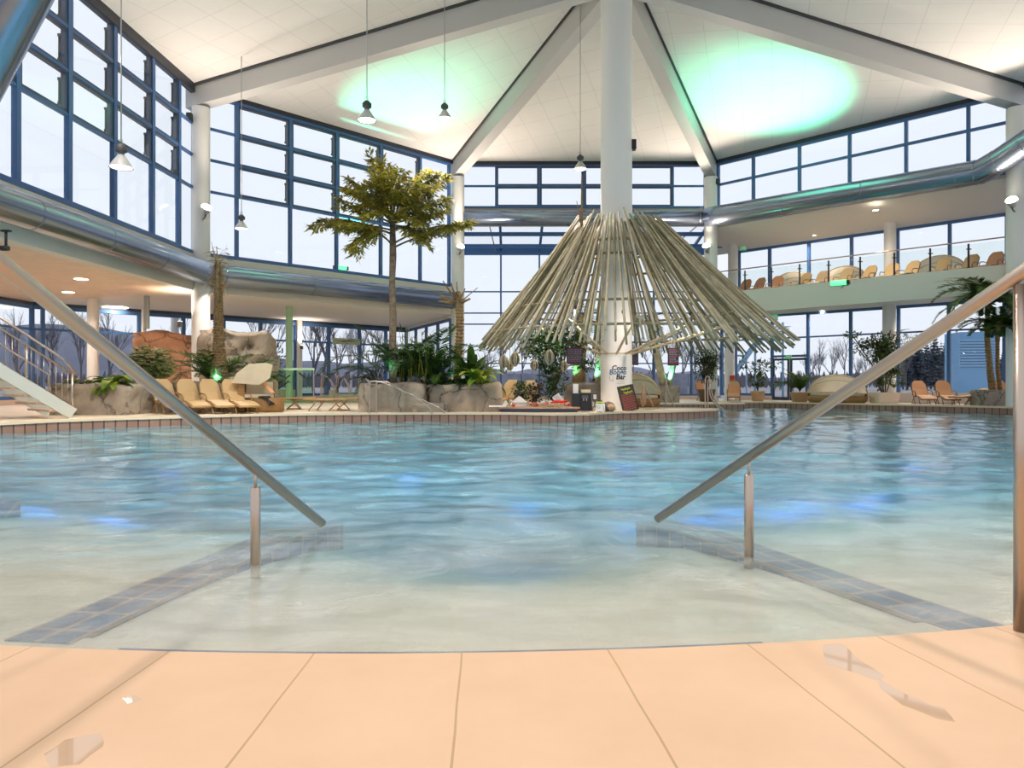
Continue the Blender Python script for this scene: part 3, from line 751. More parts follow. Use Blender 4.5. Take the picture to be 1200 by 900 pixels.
# ------------------------------------------------------------------ ducts
def duct(path, r, label, name='ventilation_duct', rings=3.0, m='duct', rr_=None):
    path = [Vector(p) for p in path]; mb = MB(); mb.tube(path, rr_ or r, 28)
    o = mb.build(name, m); tag(o, label, 'air duct')
    for i in range(len(path)-1):
        d = (path[i+1]-path[i]); L = d.length; d.normalize(); k_ = max(1, int(L/rings))
        for j in range(1, k_+1):
            c = path[i] + d*(L*j/(k_+.0)) - d*.2
            s = MB(); s.tube([c, c+d*.05], r*1.012, 28, True); s.build('joint_ring', m, o)
    return o
def v(x, y, z): return Vector((x, y, z))
EA_in = Vector((.62, 0)); 
duct([v(-12.5, 6, 5.2), v(-12.3, 12, 5.2), v(-11.87, 27.2, 5.2), v(-11.75, 27.9, 5.2), v(-11.45, 28.4, 5.2), v(-3.0, 36.75, 5.2)], .43, 'broad silver duct along the window sill, under the tall blue windows')
duct([v(-2.5, 37.2, 9.6), v(9.95, 37.2, 9.6)], .33, 'grey straight duct crossing behind the central white column')
duct([v(10.2, 37.2, 9.6), v(10.7, 36.7, 9.6), v(18.35, 29.05, 9.42), v(18.8, 28.6, 9.42), v(19.2, 27.9, 9.7), v(19.6, 27.0, 10.1), v(19.8, 25.8, 10.2), v(19.9, 20, 10.2)], .5, 'long silver duct under the two-row windows above the gallery')
duct([v(-12.0, 11.2, 5.2), v(-10.9, 11.6, 5.3), v(-10.0, 12, 5.0) , v(-9.50, 12, 5.4), v(-6.73, 12, 10.6), v(-5.63, 12, 12.6)][2:], .52, 'big slanting duct rising to the roof beside the blue windows')
# ------------------------------------------------------------------ foreground handrails
def q3(px, py, Y): return P(px, py, Y)
def handrail(a, b, ext, postpt, label, name='handrail'):
    # a = top end seen at the frame's edge, b = lower end at the water
    a = Vector(a); b = Vector(b); d = (a-b).normalized(); top = a + d*ext
    mb = MB(); r = .0335
    path = [b, a, top]
    # bends level, then runs down to the near deck out of the picture
    s_ = 1 if a.x > 0 else -1
    path += [top + Vector((s_*.06, -.10, .02)), top + Vector((s_*.10, -.22, -.06)), Vector((top.x + s_*.12, top.y-.26, -.25))]
    o = empty(name, (b.x, b.y, 0), 0, label, 'handrail')
    mb.tube([p - Vector((b.x, b.y, 0)) for p in path], r, 24); mb.build('rail', 'steel', o)
    # post: thick sleeve with a thin pin carrying the rail
    t = (postpt[1]-b.y)/(a.y-b.y); pr = b + (a-b)*t; c = Vector((pr.x, pr.y, 0)) - Vector((b.x, b.y, 0))
    m2 = MB(); zt = pr.z - .115
    m2.lathe([(.0, -.44), (.031, -.44), (.031, zt-.004), (.027, zt), (0, zt)], c, 24); m2.build('post', 'steel', o)
    m3 = MB(); m3.tube([c + Vector((0,0,zt-.01)), c + Vector((0,0,pr.z-.01))], .009, 12); m3.build('pin', 'steel', o)
    return o
rl = handrail(q3(0, 307, 2.72), q3(377, 613, 5.55), .35, (0, 4.57), 'slanting steel handrail without an end post, crossing in front of the tan loungers and rocks')
rr = handrail(q3(1200, 318, 3.3), q3(771, 608, 5.65), .5, (0, 4.8), 'slanting steel handrail with a tall end post, running down into the pool')
mb = MB(); pb = q3(1201, 320, 3.3); bo = Vector((rr.location.x, rr.location.y, 0)); pb = pb - bo
mb.lathe([(0, -.25), (.034, -.25), (.034, pb.z-.05), (0, pb.z-.05)], (pb.x+.0, pb.y+.02, 0), 24); mb.build('end_post', 'steel', rr)

# ------------------------------------------------------------------ pendant lamps
PENDS = []; LAMPS = []; DOWN = []; GREENS = []; UNDER = []
def make_pendant(p, k, cord_top):
    o = empty('pendant_lamp', p)
    s = MB(); s.lathe([(.075*k, .27*k), (.09*k, .24*k), (.14*k, .17*k), (.20*k, .08*k), (.235*k, 0), (.25*k, -.015*k), (.228*k, -.005*k), (.19*k, .07*k), (.06*k, .22*k)], (0,0,0), 28); s.build('shade', 'shade', o)
    b = MB(); b.lathe([(0, .0), (.22*k, .0), (.20*k, .06*k), (.1*k, .1*k), (0, .11*k)], (0,0,-.005*k), 24); b.build('bulb', 'pend', o)
    h = MB(); h.lathe([(.06*k, .24*k), (.07*k, .29*k), (.06*k, .31*k), (.10*k, .34*k), (.115*k, .40*k), (.10*k, .47*k), (.05*k, .52*k), (0, .52*k)], (0,0,0), 20); 
    for t in range(8): h.box((-.125*k, -.008, .35*k), (.125*k, .008, .45*k), Matrix.Rotation(PI*t/8, 4, 'Z'))
    h.build('ballast_housing', 'darkgrey', o)
    c = MB(); c.tube([(0,0,.5*k), (0,0,cord_top-p[2])], .014, 6); c.build('cord', 'steelmatt', o)
    r = MB(); r.tube([(-.05*k,0,.5*k), (-.05*k,0,.62*k), (.03*k,0,.62*k), (.03*k,0,.52*k)], .008, 5); r.build('hook', 'steelmatt', o)
    return o
pl = [(142, 196, 16.0, 1.0, 'pendant lamp hanging in front of the tall blue windows nearest the slanting duct'),
      (430, 141, 19.0, 1.0, 'pendant lamp hanging in front of the green glow on the ceiling'),
      (521, 139, 24.0, 1.0, 'pendant lamp hanging just beside the green ceiling glow, near the rafter'),
      (680, 198, 26.5, 1.0, 'pendant lamp hanging beside the central white column'),
      (283, 268, 26.5, 1.0, 'pendant lamp hanging low in front of the windows by the corner column')]
for px, py, Y, k, lb in pl:
    p = P(px, py, Y); zt = roof_z(p.x, p.y) - .02
    o = make_pendant(p, k, zt); tag(o, lb, 'lamp', 'industrial pendant lamps under the roof'); PENDS.append((p.x, p.y, p.z - .1))
# unseen pendants added above the frame to light the near deck
for x, y, z in ((-4, 7, 9), (4, 7, 9), (0, 11.5, 10.8), (8, 12, 10.5), (-8, 13, 10)): PENDS.append((x, y, z))
for (x, y, z) in PENDS[5:]:
    o = make_pendant((x, y, z+.1), 1.0, roof_z(x, y)-.02); tag(o, 'unseen pendant lamp added high above the near half of the pool', 'lamp', 'added pendant lamps over the near half')

# ------------------------------------------------------------------ flood lamps on the columns
COLS = [(p.x - .28*(p.x-APEX.x)/math.hypot(p.x-APEX.x, p.y-21.4), p.y - .28*(p.y-21.4)/math.hypot(p.x-APEX.x, p.y-21.4), .34) for p in (A, B, Cc, D, E, Fp)] + [(3.66, 25, .55)]
def flood(p, tgt, label, power, on=True):
    o = empty('flood_lamp', p); d = (Vector(tgt)-Vector(p)).normalized(); T = d.to_track_quat('Z', 'Y').to_matrix().to_4x4()
    h = MB(); h.lathe([(.0, -.22), (.10, -.2), (.13, -.1), (.2, .04), (.22, .1), (.2, .1), (.17, .05)], (0,0,0), 20, True, T); h.build('housing', 'shade', o)
    l = MB(); l.lathe([(.215, .08), (.17, .16), (.09, .21), (0, .225)], (0,0,0), 20, True, T); l.build('lens', 'lamp', o)
    cs = [(c_[0], c_[1], c_[2]) for c_ in COLS]; cc = min(cs, key=lambda c_: (c_[0]-p[0])**2 + (c_[1]-p[1])**2); v2 = Vector((cc[0]-p[0], cc[1]-p[1], 0)); v2 = v2.normalized()*(v2.length-cc[2]+.005)
    a = MB(); a.tube([(0,0,0), (0,0,-.22), tuple(v2*.3 + Vector((0,0,-.26))), tuple(v2 + Vector((0,0,-.26)))], .03, 8); a.build('bracket', 'darkgrey', o)
    tag(o, label, 'lamp', 'flood lamps on the columns')
    LAMPS.append((tuple(Vector(p)+d*.35), tgt, power)); return o
flood(P(241, 246, 27.3), (-7.5, 24.5, 14), 'flood lamp on the white corner column beside the tall blue windows', 900)
flood(P(539.5, 291, 36.8), (-1.5, 33, 14), 'flood lamp on the column between the tree and the bamboo bar', 1000)
flood(P(828, 290, 37.0), (8.5, 33, 14), 'flood lamp on the column at the end of the gallery railing', 1000)
flood(P(1186, 237, 27.4), (15.5, 24, 14), 'flood lamp on the column at the frame edge above the gallery chairs', 1200)
flood((-12.1, 15.5, 7.5), (-8, 19, 14), 'unseen flood lamp added on the column behind the slanting duct', 700)  # added on an unseen column to bounce light off the ceiling
flood((19.6, 15.5, 8), (15, 19, 14), 'unseen flood lamp added high on the column out over the pool side', 800)  # likewise added out of view for ceiling light
BL = (.22, .38, 1)
for cx_, cy_, n_ in ((-5.0, 8.6, 5), (4.2, 9.0, 6)):
    for i in range(n_): UNDER.append(((cx_ + (i-n_/2)*.62, cy_ + .5*(i % 2) + .25*i*(1 if cx_ > 0 else -1), -.58), 13, BL))
UNDER += [((0.2, 10.5, -.6), 14, (.08, .45, 1)), ((1.4, 8.6, -.6), 7, (.05, .5, 1)), ((-7.2, 15, -.6), 22, (.1, .5, 1)), ((9, 16, -.6), 22, (.15, .5, 1)), ((2.5, 16, -.6), 22, (.1, .55, 1)), ((-2, 14, -.6), 20, (.08, .55, 1)), ((12, 24, -.6), 22, (.15, .5, 1))]
for (x, y, z), _, _c in UNDER:
    mb = MB(); mb.lathe([(0, 0), (.11, 0), (.11, .02), (.07, .03), (0, .03)], (0,0,0), 20); o = mb.build('underwater_lamp', 'steelmatt', None, (x, y, -.90)); tag(o, 'round lamp set in the pool floor under the water', 'lamp', 'lamps in the pool floor')
# recessed downlights
def downlight(p, r, label, power=60, grp='recessed ceiling lights'):
    o = empty('ceiling_light', p); a = MB(); a.lathe([(r, -.012), (r*1.12, -.012), (r*1.12, .0), (r, .0)], (0,0,0), 24, False); a.build('ring', 'white', o)
    b = MB(); b.lathe([(0, -.006), (r, -.006)], (0,0,0), 24, False); b.lathe([(r, .0), (0, .0)], (0,0,0), 24, False); b.build('diffuser', 'lamp', o); tag(o, label, 'lamp', grp)
    DOWN.append(((p[0], p[1], p[2]-.05), power)); return o
def soff(px, py, z): Y = (z-EYE)*F/(450-py); return ((px-600)/F*Y, Y, z)
downlight(soff(95, 327, 4.555), .22, 'round glowing light in the boarded ceiling, the one nearer the pool', 230)
downlight(soff(80, 342.5, 4.555), .22, 'round glowing light in the boarded ceiling, deeper in above the stair', 230)
downlight(soff(135, 360.3, 4.555), .55, 'wide round glowing light at the edge of the white lower ceiling', 110)
for px, py in ((964, 364.5), (1100, 355.5), (905, 369)): downlight(soff(px, py, 4.715), .14, 'recessed light under the gallery above the %s' % {964: 'wicker daybed', 1100: 'orange loungers', 905: 'glass doors'}[px], 420)
downlight((-2.0, 1.0, 8.6+0), .3, 'recessed light above the near deck', 0.001) if False else None
for px, py, Y in ((1026, 249, 32.3), (955, 283, 37.0)):  # the second one is added to brighten the gallery loungers
    p = P(px, py, Y); p.z = 8.78 if px == 1026 else 8.6
    downlight(tuple(p), .12, 'small recessed light in the gallery ceiling %s' % ('near the middle pillar' if px == 1026 else 'added over the first daybeds'), 260)
# washers on the far pillars
def washer(px, py, Y, label):
    p = P(px, py, Y); o = empty('wall_lamp', p); a = MB(); a.box((-.07, -.07, -.11), (.07, .07, .11)); a.build('body', 'darkgrey', o); b = MB(); b.box((-.055, -.055, .111), (.055, .055, .118)); b.build('lens', 'lamp', o); tag(o, label, 'lamp')
    LAMPS.append(((p.x, p.y-.02, p.z+.25), (p.x, p.y+.1, p.z+3), 160))
washer(353.5, 407, 40.6, 'small dark wall lamp on the pink-lit slim pillar behind the loungers')
washer(211, 380, 27.8, 'small brown box lamp beside the big corner column under the lower ceiling')
# green accent lamps
def greenlamp(p, tgt, label, power, sz, k=1.0, rz=0):
    o = empty('green_lamp', p, rz); a = MB(); a.tube([(-.32*k,0,0), (.32*k,0,0)], .11*k, 14); a.build('tube', 'greenw', o)
    b = MB(); b.box((-.36*k, .03*k, -.13*k), (.36*k, .16*k, .08*k)); b.box((.34*k, -.08*k, -.1*k), (.44*k, .1*k, .08*k)); b.tube([(.2*k, .1*k, -.1*k), (.1*k,.1*k,-.2*k), (.0, .2*k, -.2*k)], .015, 6); b.build('housing', 'black', o); tag(o, label, 'lamp')
    GREENS.append((tuple(Vector(p) + Vector((0, -.2, .2))), tgt, power, sz))
def ceil_hit(px, py):
    Y = 12.0
    while Y < 40:
        p = P(px, py, Y)
        if p.z >= roof_z(p.x, p.y): return tuple(p)
        Y += .05
    return (0, 20, 14)
greenlamp(P(983, 331.5, 30.8), ceil_hit(905, 112), 'glowing green tube lamp on the gallery parapet', 9000, 52, 1.0, rz=-PI/4)
greenlamp(P(399, 315, 33.6) + Vector((0,0,.06)), ceil_hit(470, 125), 'glowing green tube lamp on the window ledge behind the tall tree', 6000, 52, .9, rz=PI/4)

# ------------------------------------------------------------------ gallery railing
gz = 5.68
gl = Cc.lerp(D, .0); 
rail = empty('gallery_railing', V3(onR(844, 48.3), gz), 0, 'glass gallery railing with dark posts and slim steel handrail', 'railing')
ro = Vector(rail.location)
gpx = [844, 873, 904, 937, 971, 1008, 1048, 1090, 1135, 1183, 1240]
gp = [V3(onR(x, 48.4), gz) for x in gpx]
for p in gp:
    mb = MB(); q = p-ro; mb.box((q.x-.03, q.y-.03, -.25), (q.x+.03, q.y+.03, 1.02)); mb.box((q.x-.1, q.y-.035, .78), (q.x+.1, q.y-.0, .82)); mb.build('post', 'dark', rail)
mb = MB(); mb.tube([p-ro+Vector((0,0,1.12)) for p in (gp[0], gp[-1])], .028, 10); mb.build('rail', 'steel', rail)
for a, b in zip(gp, gp[1:]):
    mb = MB(); d = (b-a).normalized(); nn = Vector((-d.y, d.x, 0))*.008; a1 = a-ro+d*.06; b1 = b-ro-d*.06; z0 = Vector((0,0,.02)); z1 = Vector((0,0,1.0))
    mb.add([a1-nn+z0, b1-nn+z0, b1+nn+z0, a1+nn+z0, a1-nn+z1, b1-nn+z1, b1+nn+z1, a1+nn+z1], [(0,3,2,1),(4,5,6,7),(0,1,5,4),(1,2,6,5),(2,3,7,6),(3,0,4,7)]); mb.build('glass_panel', 'railglass', rail)

# ------------------------------------------------------------------ loungers
def strip(mb, prof, w, th=.03, taper=None):
    """sling: profile of (y,z) swept across the width"""
    n = len(prof); vs = []
    for i, (y, z) in enumerate(prof):
        a = Vector(prof[max(i-1,0)]); b = Vector(prof[min(i+1,n-1)]); d = (b-a).normalized(); nn = Vector((-d.y, d.x))*th
        hw = w/2*(taper[i] if taper else 1)
        vs += [(-hw, y, z), (hw, y, z), (hw, y+nn.x, z+nn.y), (-hw, y+nn.x, z+nn.y)]
    fs = [(4*i+j, 4*i+(j+1)%4, 4*i+4+(j+1)%4, 4*i+4+j) for i in range(n-1) for j in range(4)] + [(3,2,1,0), (4*n-4, 4*n-3, 4*n-2, 4*n-1)]
    mb.add(vs, fs)
def make_lounger(sm, fm, mode='up', name='sun_lounger'):
    o = empty(name)
    if mode == 'up':
        seat = [(-1.0, .22), (-.55, .33), (-.1, .37), (.25, .36)]; back = [(.25, .36), (.45, .62), (.62, .88), (.72, 1.03)]
        tp = [1, 1, .92, .55]
    elif mode == 'low': seat = [(-1.0, .34), (-.3, .36), (.1, .37), (.2, .37)]; back = [(.2, .37), (.5, .50), (.8, .63), (.95, .69)]; tp = [1, 1, .97, .85]
    else: seat = [(-1.0, .36), (-.3, .37), (.1, .37)]; back = [(.1, .37), (.5, .38), (.85, .39), (.95, .39)]; tp = [1, 1, 1, .95]
    s = MB(); strip(s, seat, .6); s.build('seat_sling', sm, o)
    b = MB(); strip(b, back, .6, taper=tp); b.build('backrest', sm, o)
    f = MB()
    for sx in (-1, 1):
        x = .31*sx; f.tube([(x, seat[0][0], seat[0][1]-.02)] + [(x, y, z-.02) for y, z in seat[1:]], .02, 6)
        f.tube([(x*(tp[i]*.97+.03), y, z-.02) for i, (y, z) in enumerate(back)], .018, 6)
        f.tube([(x, .1, .34), (x, .42, .0)], .018, 6); f.tube([(x, .35, .36 if mode != 'up' else .48), (x, -.05, .0)], .018, 6); f.tube([(x, -.5, .32), (x, -.78, .0)], .018, 6)
        f.tube([(x, -.05, .012), (x, .42, .012)], .014, 6)
    f.tube([(-.31, -1.0, seat[0][1]-.02), (.31, -1.0, seat[0][1]-.02)], .02, 6); f.tube([(-.31, .42, .015), (.31, .42, .015)], .016, 6)
    f.build('frame', fm, o)
    if mode in ('up',):
        for sx in (-1, 1):
            a = MB(); x = .34*sx; a.tube([(x, -.22, .30), (x, -.24, .48), (x, -.12, .57), (x, .15, .60), (x*.97, .42, .60)], .02, 6); a.build('armrest', fm, o)
    return o
GW = PI/4
def foot_dir(th): return th
gal = make_lounger('orange', 'orangeframe'); first = True
glist = [(868, 'orange lounger at the very end of the gallery, by the slim pillar'), (884, 'orange lounger on the gallery next to the end one, behind the railing'), (907, 'orange lounger on the gallery beside the first cream daybed'), (937, 'tan lounger on the gallery just past the first cream daybed'), (960, 'tan lounger on the gallery right above the green tube lamp'), (987, 'tan lounger on the gallery just past the green tube lamp'), (1013, 'tan lounger on the gallery a step before the gallery pillar'), (1042, 'tan lounger on the gallery in front of the gallery pillar'), (1063, 'pale lounger on the gallery just past the gallery pillar'), (1102, 'tan lounger on the gallery in front of the last cream daybed'), (1132, 'tan lounger on the gallery after the last cream daybed'), (1161, 'orange lounger on the gallery with its back squarely to the window, next to last'), (1189, 'orange lounger on the gallery against the edge column')]
galt = make_lounger('tan', 'orangeframe')
usedo = [False, False]
for i, (px, lb) in enumerate(glist):
    p = V3(onR(px, 50.7), 5.56); rz = -GW + random.uniform(-.2, .25); t = 0 if px in (868, 884, 907, 1161, 1189) else 1
    src = (gal, galt)[t]
    if not usedo[t]: src.location = p; src.rotation_euler = (0,0,rz); tag(src, lb, 'lounger', 'loungers on the gallery'); usedo[t] = True
    else: copy_thing(src, p, rz, lb, 'lounger', 'loungers on the gallery')
lows = [(1081, 32.1, -.25, 'orange lounger at the pool edge, first after the big potted plant'), (1109, 31.5, -.3, 'orange lounger at the pool edge between the upright one and the reclined one')]
for px, Y, rz, lb in lows: copy_thing(gal, ((px-600)/F*Y, Y, 0.012), rz, lb, 'lounger', 'orange loungers by the windows')
lo = make_lounger('orange', 'orangeframe', 'low'); px, Y = 1139, 30.4; lo.location = ((px-600)/F*Y, Y, .012); lo.rotation_euler = (0,0,-PI/2+.35)
tag(lo, 'low reclined orange lounger side-on beside the palm planter', 'lounger', 'orange loungers by the windows')
copy_thing(gal, ((1176-600)/F*30.9, 30.9, .012), -.3, 'orange lounger mostly hidden behind the palm planter', 'lounger', 'orange loungers by the windows')
copy_thing(gal, ((827-600)/F*38.2, 38.2, .012), .25, 'orange lounger standing before the brown plant pot, turned slightly', 'lounger', 'orange loungers by the back column')
copy_thing(gal, ((860-600)/F*38.0, 38.0, .012), -.32, 'orange lounger facing the pool beside the back column', 'lounger', 'orange loungers by the back column')
tanl = make_lounger('tan', 'tanframe'); tl = [(-10.5, 21.75, .72, 'tan lounger nearest the leafy grey planter, mostly crossed by the slanting handrail'), (-9.82, 21.9, .72, 'tan lounger second from the leafy grey planter'), (-9.16, 22.0, .72, 'tan lounger standing just before the green-lit palm trunk'), (-8.5, 22.1, .72, 'tan lounger at the end of the row, by the hooded beach chair')]
for i, (x, y, rz, lb) in enumerate(tl):
    if i == 0: tanl.location = (x, y, .012); tanl.rotation_euler = (0,0,rz); tag(tanl, lb, 'lounger', 'tan loungers by the rock planters')
    else: copy_thing(tanl, (x, y, .012), rz, lb, 'lounger', 'tan loungers by the rock planters')
flat = make_lounger('tan', 'tanframe', 'flat'); flat.location = ((338-600)/F*25.2, 25.2, .012); flat.rotation_euler = (0,0,-1.35); tag(flat, 'flat folded tan lounger beside the wicker base of the hooded chair', 'lounger')
copy_thing(flat, ((392-600)/F*24.0, 24.0, .012), -1.75, 'flat tan lounger half hidden by the grey planter of the tall tree', 'lounger')
for px, Y, rz, lb in ((590, 25.5, -.5, 'brown high-backed lounger behind the big-leaved plant'), (620, 29.0, -.1, 'dark brown lounger back showing above the bushes')):
    copy_thing(tanl, ((px-600)/F*Y, Y, .012), rz, lb, 'lounger')

# ------------------------------------------------------------------ wicker shell daybeds
def make_daybed(name='wicker_daybed'):
    o = empty(name); b = MB()
    b.lathe([(0, 0), (.92, 0), (1.0, .12), (1.02, .3), (.95, .34), (0, .34)], (0,0,0), 32, True, None, 0, 2*PI, 1.25, .95); b.build('wicker_base', 'wicker', o)
    c = MB(); c.lathe([(0, .34), (.9, .34), (.94, .40), (.9, .46), (0, .47)], (0,0,0), 28, True, None, 0, 2*PI, 1.25, .92); c.build('cushion', 'cream', o)
    h = MB(); n = 22; m = 8; vs = []
    for k_ in range(m+1):
        ph = PI/2*k_/m*1.15 + .12
        for j in range(n+1):
            t = PI*j/n; x = math.cos(t)*1.27; r = math.sin(t); vs.append(Vector((x, .1 + r*math.cos(ph)*.95, .36 + r*math.sin(ph)*.98 + .02)))
    h.add(vs, [(k_*(n+1)+j, k_*(n+1)+j+1, (k_+1)*(n+1)+j+1, (k_+1)*(n+1)+j) for k_ in range(m) for j in range(n)], True)
    ho = h.build('hood', 'cream', o)
    ri = MB()
    for k_ in (0, 3, 6, 8): ri.tube([vs[k_*(n+1)+j]*1.0 for j in range(n+1)], .018, 6)
    ri.build('hood_ribs', 'tan', ho)
    w = MB(); w.lathe([(.98, .3), (1.0, .42), (.95, .46), (.9, .44), (.9, .34)], (0,0,0), 20, True, None, .1, PI-.1, 1.25, .95); w.build('wicker_back', 'wicker', o)
    return o
db_ = make_daybed(); px, Y = 981, 34.2; db_.location = ((px-600)/F*Y, Y, .0); db_.rotation_euler = (0,0,-.35); db_.scale = (1.05, 1, 1.0)
tag(db_, 'wicker shell daybed with cream hood standing on the pool edge by the windows', 'daybed')
copy_thing(db_, ((742-600)/F*28.2, 28.2, 0.012), -.5, 'cream hooded daybed partly hidden by the chalkboard and the central column', 'daybed', None, (.85, .85, .98))
for px, lb in ((928, 'cream daybed on the gallery nearest the end pillar'), (989, 'cream daybed on the gallery behind the green tube lamp'), (1100, 'cream daybed on the gallery past the middle pillar')):
    copy_thing(db_, V3(onR(px, 52.5), 5.56), -GW, lb, 'daybed', 'daybeds on the gallery', (.9, .6, .95))
# ------------------------------------------------------------------ hooded beach chair with towel
o = empty('hooded_beach_chair', ((303-600)/F*23.0, 23.0, 0.012), .35, 'cream hooded wicker beach chair between the rocks and the pool', 'beach chair')
b = MB(); b.lathe([(0, 0), (.5, 0), (.54, .05), (.55, .42), (.5, .45), (0, .45)], (.25, -.1, 0), 24, True, None, 0, 2*PI, 1.0, .8); b.build('wicker_base', 'wicker', o)
b = MB(); b.box((-.62, -.35, 0), (-.42, .5, .92)); b.box((-.42, .40, 0), (.5, .5, .95)); b.build('wicker_side', 'wicker', o)
b = MB(); b.box((-.42, -.38, .45), (.45, .38, .56)); b.box((-.38, .25, .5), (.45, .4, .95)); b.build('cushion', 'cream', o)
b = MB(); pr = [(-.80, .92), (-.66, 1.22), (-.30, 1.52), (.22, 1.56), (.42, 1.50), (.34, 1.08), (.02, .86)]
vs = [(x, -.5, z) for x, z in pr] + [(x, .55, z) for x, z in pr]; n = len(pr)
b.add(vs, [(i, i+1, n+i+1, n+i) for i in range(n-2)] + [tuple(range(n)), tuple(reversed(range(n, 2*n)))])
b.build('hood', 'cream', o)
b = MB(); b.beam((.42, -.45, .6), (.1, .1, 1.0), .16, .03); b.build('strap_panel', 'orange', o)
tw = MB(); vs = []; n = 10
for i in range(n+1):
    for j in range(4):
        u = i/n; x = -.05 + .36*u + .05*math.sin(j*1.7); z = .47 - max(0, u-.55)**1.3*.75 + .025*math.sin(i*1.3+j); y = -.12*j + .05*math.sin(i)
        vs.append((x, y, z))
tw.add(vs, [(i*4+j, i*4+j+1, (i+1)*4+j+1, (i+1)*4+j) for i in range(n) for j in range(3)], True)
t_ = tw.build('towel', 'black', None, (o.location.x+.28, o.location.y-.18, .03)); s_ = t_.modifiers.new('s', 'SOLIDIFY'); s_.thickness = .03; tag(t_, 'black towel thrown over the wicker base of the hooded beach chair', 'towel')

# ------------------------------------------------------------------ rocks
def rock(name, x0, x1, y0, y1, z1, m, label, cat='rock', amp=.12, seed=0, z0=-.0, top=None, n=None, parent=None, rz=0):
    """box grown into a weathered rock; top(x) may bend the upper outline"""
    nx = max(6, int((x1-x0)/.16)); nz = max(5, int((z1-z0)/.14)); ny = max(4, int((y1-y0)/.2)); cx, cy_ = (x0+x1)/2, (y0+y1)/2
    vs = {}; idx = {}; V = []
    def vert(i, j, k_):
        key = (i, j, k_)
        if key in idx: return idx[key]
        x = x0 + (x1-x0)*i/nx; y = y0 + (y1-y0)*j/ny; zz = (z1 if top is None else top((x-x0)/(x1-x0))); z = z0 + (zz-z0)*k_/nz
        p = Vector((x, y, z)); c = Vector((cx, cy_, (z0+z1)/2))
        e = 0
        dd = Vector(((x-cx)/(x1-x0)*2, (y-cy_)/(y1-y0)*2, (z-z0)/(z1-z0)*2-1)); r_ = .14
        q = Vector((math.copysign(max(0, abs(dd.x)-1+r_), dd.x), math.copysign(max(0, abs(dd.y)-1+r_), dd.y), max(0, dd.z-1+r_)))
        L = q.length
        if L > r_: 
            s = (L - r_)/L; p -= Vector((q.x*s*(x1-x0)/2, q.y*s*(y1-y0)/2, q.z*s*(z1-z0)/2))
        nz_ = noise.noise_vector(p*1.1 + Vector((seed, 0, 0)))*amp + noise.noise_vector(p*3.3 + Vector((seed, 3, 0)))*amp*.35
        ridge = abs(noise.noise(p*1.7 + Vector((0, seed, 0)))); cr = -amp*.7 if ridge < .05 else 0
        out = Vector((dd.x, dd.y, 0)); p = p + nz_ + (out*cr if k_ > 0 else Vector((0,0,0)))
        if k_ == 0: p.z = z0
        idx[key] = len(V); V.append(p); return idx[key]
    fs = []
    for i in range(nx):
        for k_ in range(nz):
            fs.append((vert(i,0,k_), vert(i+1,0,k_), vert(i+1,0,k_+1), vert(i,0,k_+1))); fs.append((vert(i+1,ny,k_), vert(i,ny,k_), vert(i,ny,k_+1), vert(i+1,ny,k_+1)))
        for j in range(ny): fs.append((vert(i,j,nz), vert(i+1,j,nz), vert(i+1,j+1,nz), vert(i,j+1,nz)))
    for j in range(ny):
        for k_ in range(nz):
            fs.append((vert(0,j+1,k_), vert(0,j,k_), vert(0,j,k_+1), vert(0,j+1,k_+1))); fs.append((vert(nx,j,k_), vert(nx,j+1,k_), vert(nx,j+1,k_+1), vert(nx,j,k_+1)))
    mb = MB(); mb.add(V, fs, True); o = mb.build(name, m, parent)
    if label: tag(o, label, cat)
    return o
def X_(px, Y): return (px-600)/F*Y
def Z_(py, Y): return EYE + (450-py)/F*Y
rock('rock_planter', X_(66, 21), X_(158, 21), 20.6, 22.2, .90, 'rock', 'grey rock planter with leafy greens at the foot of the stair', 'planter', seed=1)
rock('rock_planter', X_(172, 24), X_(297, 24), 23.4, 25.0, .93, 'rock', 'grey rock planter under the green-lit palm trunk', 'planter', seed=2)
rock('rock_planter', X_(419, 22.6), X_(499, 22.6), 22.5, 24.0, .90, 'rock', 'grey rock planter under the tall tree trunk', 'planter', seed=3, amp=.07)
rock('rock_planter', X_(500, 23.4), X_(588, 23.4), 23.0, 24.8, .93, 'rock', 'brown rock planter under the big-leaved plant', 'planter', seed=4)
rock('rock', X_(484, 22.6), X_(526, 22.6), 22.3, 22.9, .27, 'rock', 'low mossy boulder in front of the seam between the two planters', 'rock', seed=5, amp=.06)
rock('red_rock_wall', X_(159, 30), X_(226, 30), 29.8, 31, 3.2, 'redrock', 'reddish brown rock wall behind the big corner column', 'rock', seed=6, amp=.16, top=lambda u: 3.05 + .12*math.sin(u*5))
rock('grey_rock_wall', X_(235, 28), X_(320, 28), 27.6, 28.8, 3.2, 'rock', 'tall pale grey rock wall behind the palm fronds', 'rock', seed=8, amp=.2, top=lambda u: 3.0 - .35*max(0, u-.35))
rock('stone_planter', X_(1146, 29.5), X_(1186, 29.5), 29.25, 30.1, .66, 'stone', 'squared grey stone planter holding the two palms', 'planter', seed=9, amp=.03)
rock('stone_planter', X_(765, 34.5), X_(798, 34.5), 34.6, 35.6, .82, 'stone', 'stone planter with leaning trunks lit green behind the bar', 'planter', seed=10, amp=.03)
rock('stone_planter', X_(662, 29), X_(703, 29), 28.8, 30, .95, 'stone', 'stone planter with a green-lit trunk behind the coffee machine', 'planter', seed=11, amp=.05)
rock('rock', X_(700, 30.5), X_(716, 30.5), 30.4, 31.2, .9, 'stone', 'pale planter wall half hidden by the central column', 'planter', seed=12, amp=.04)
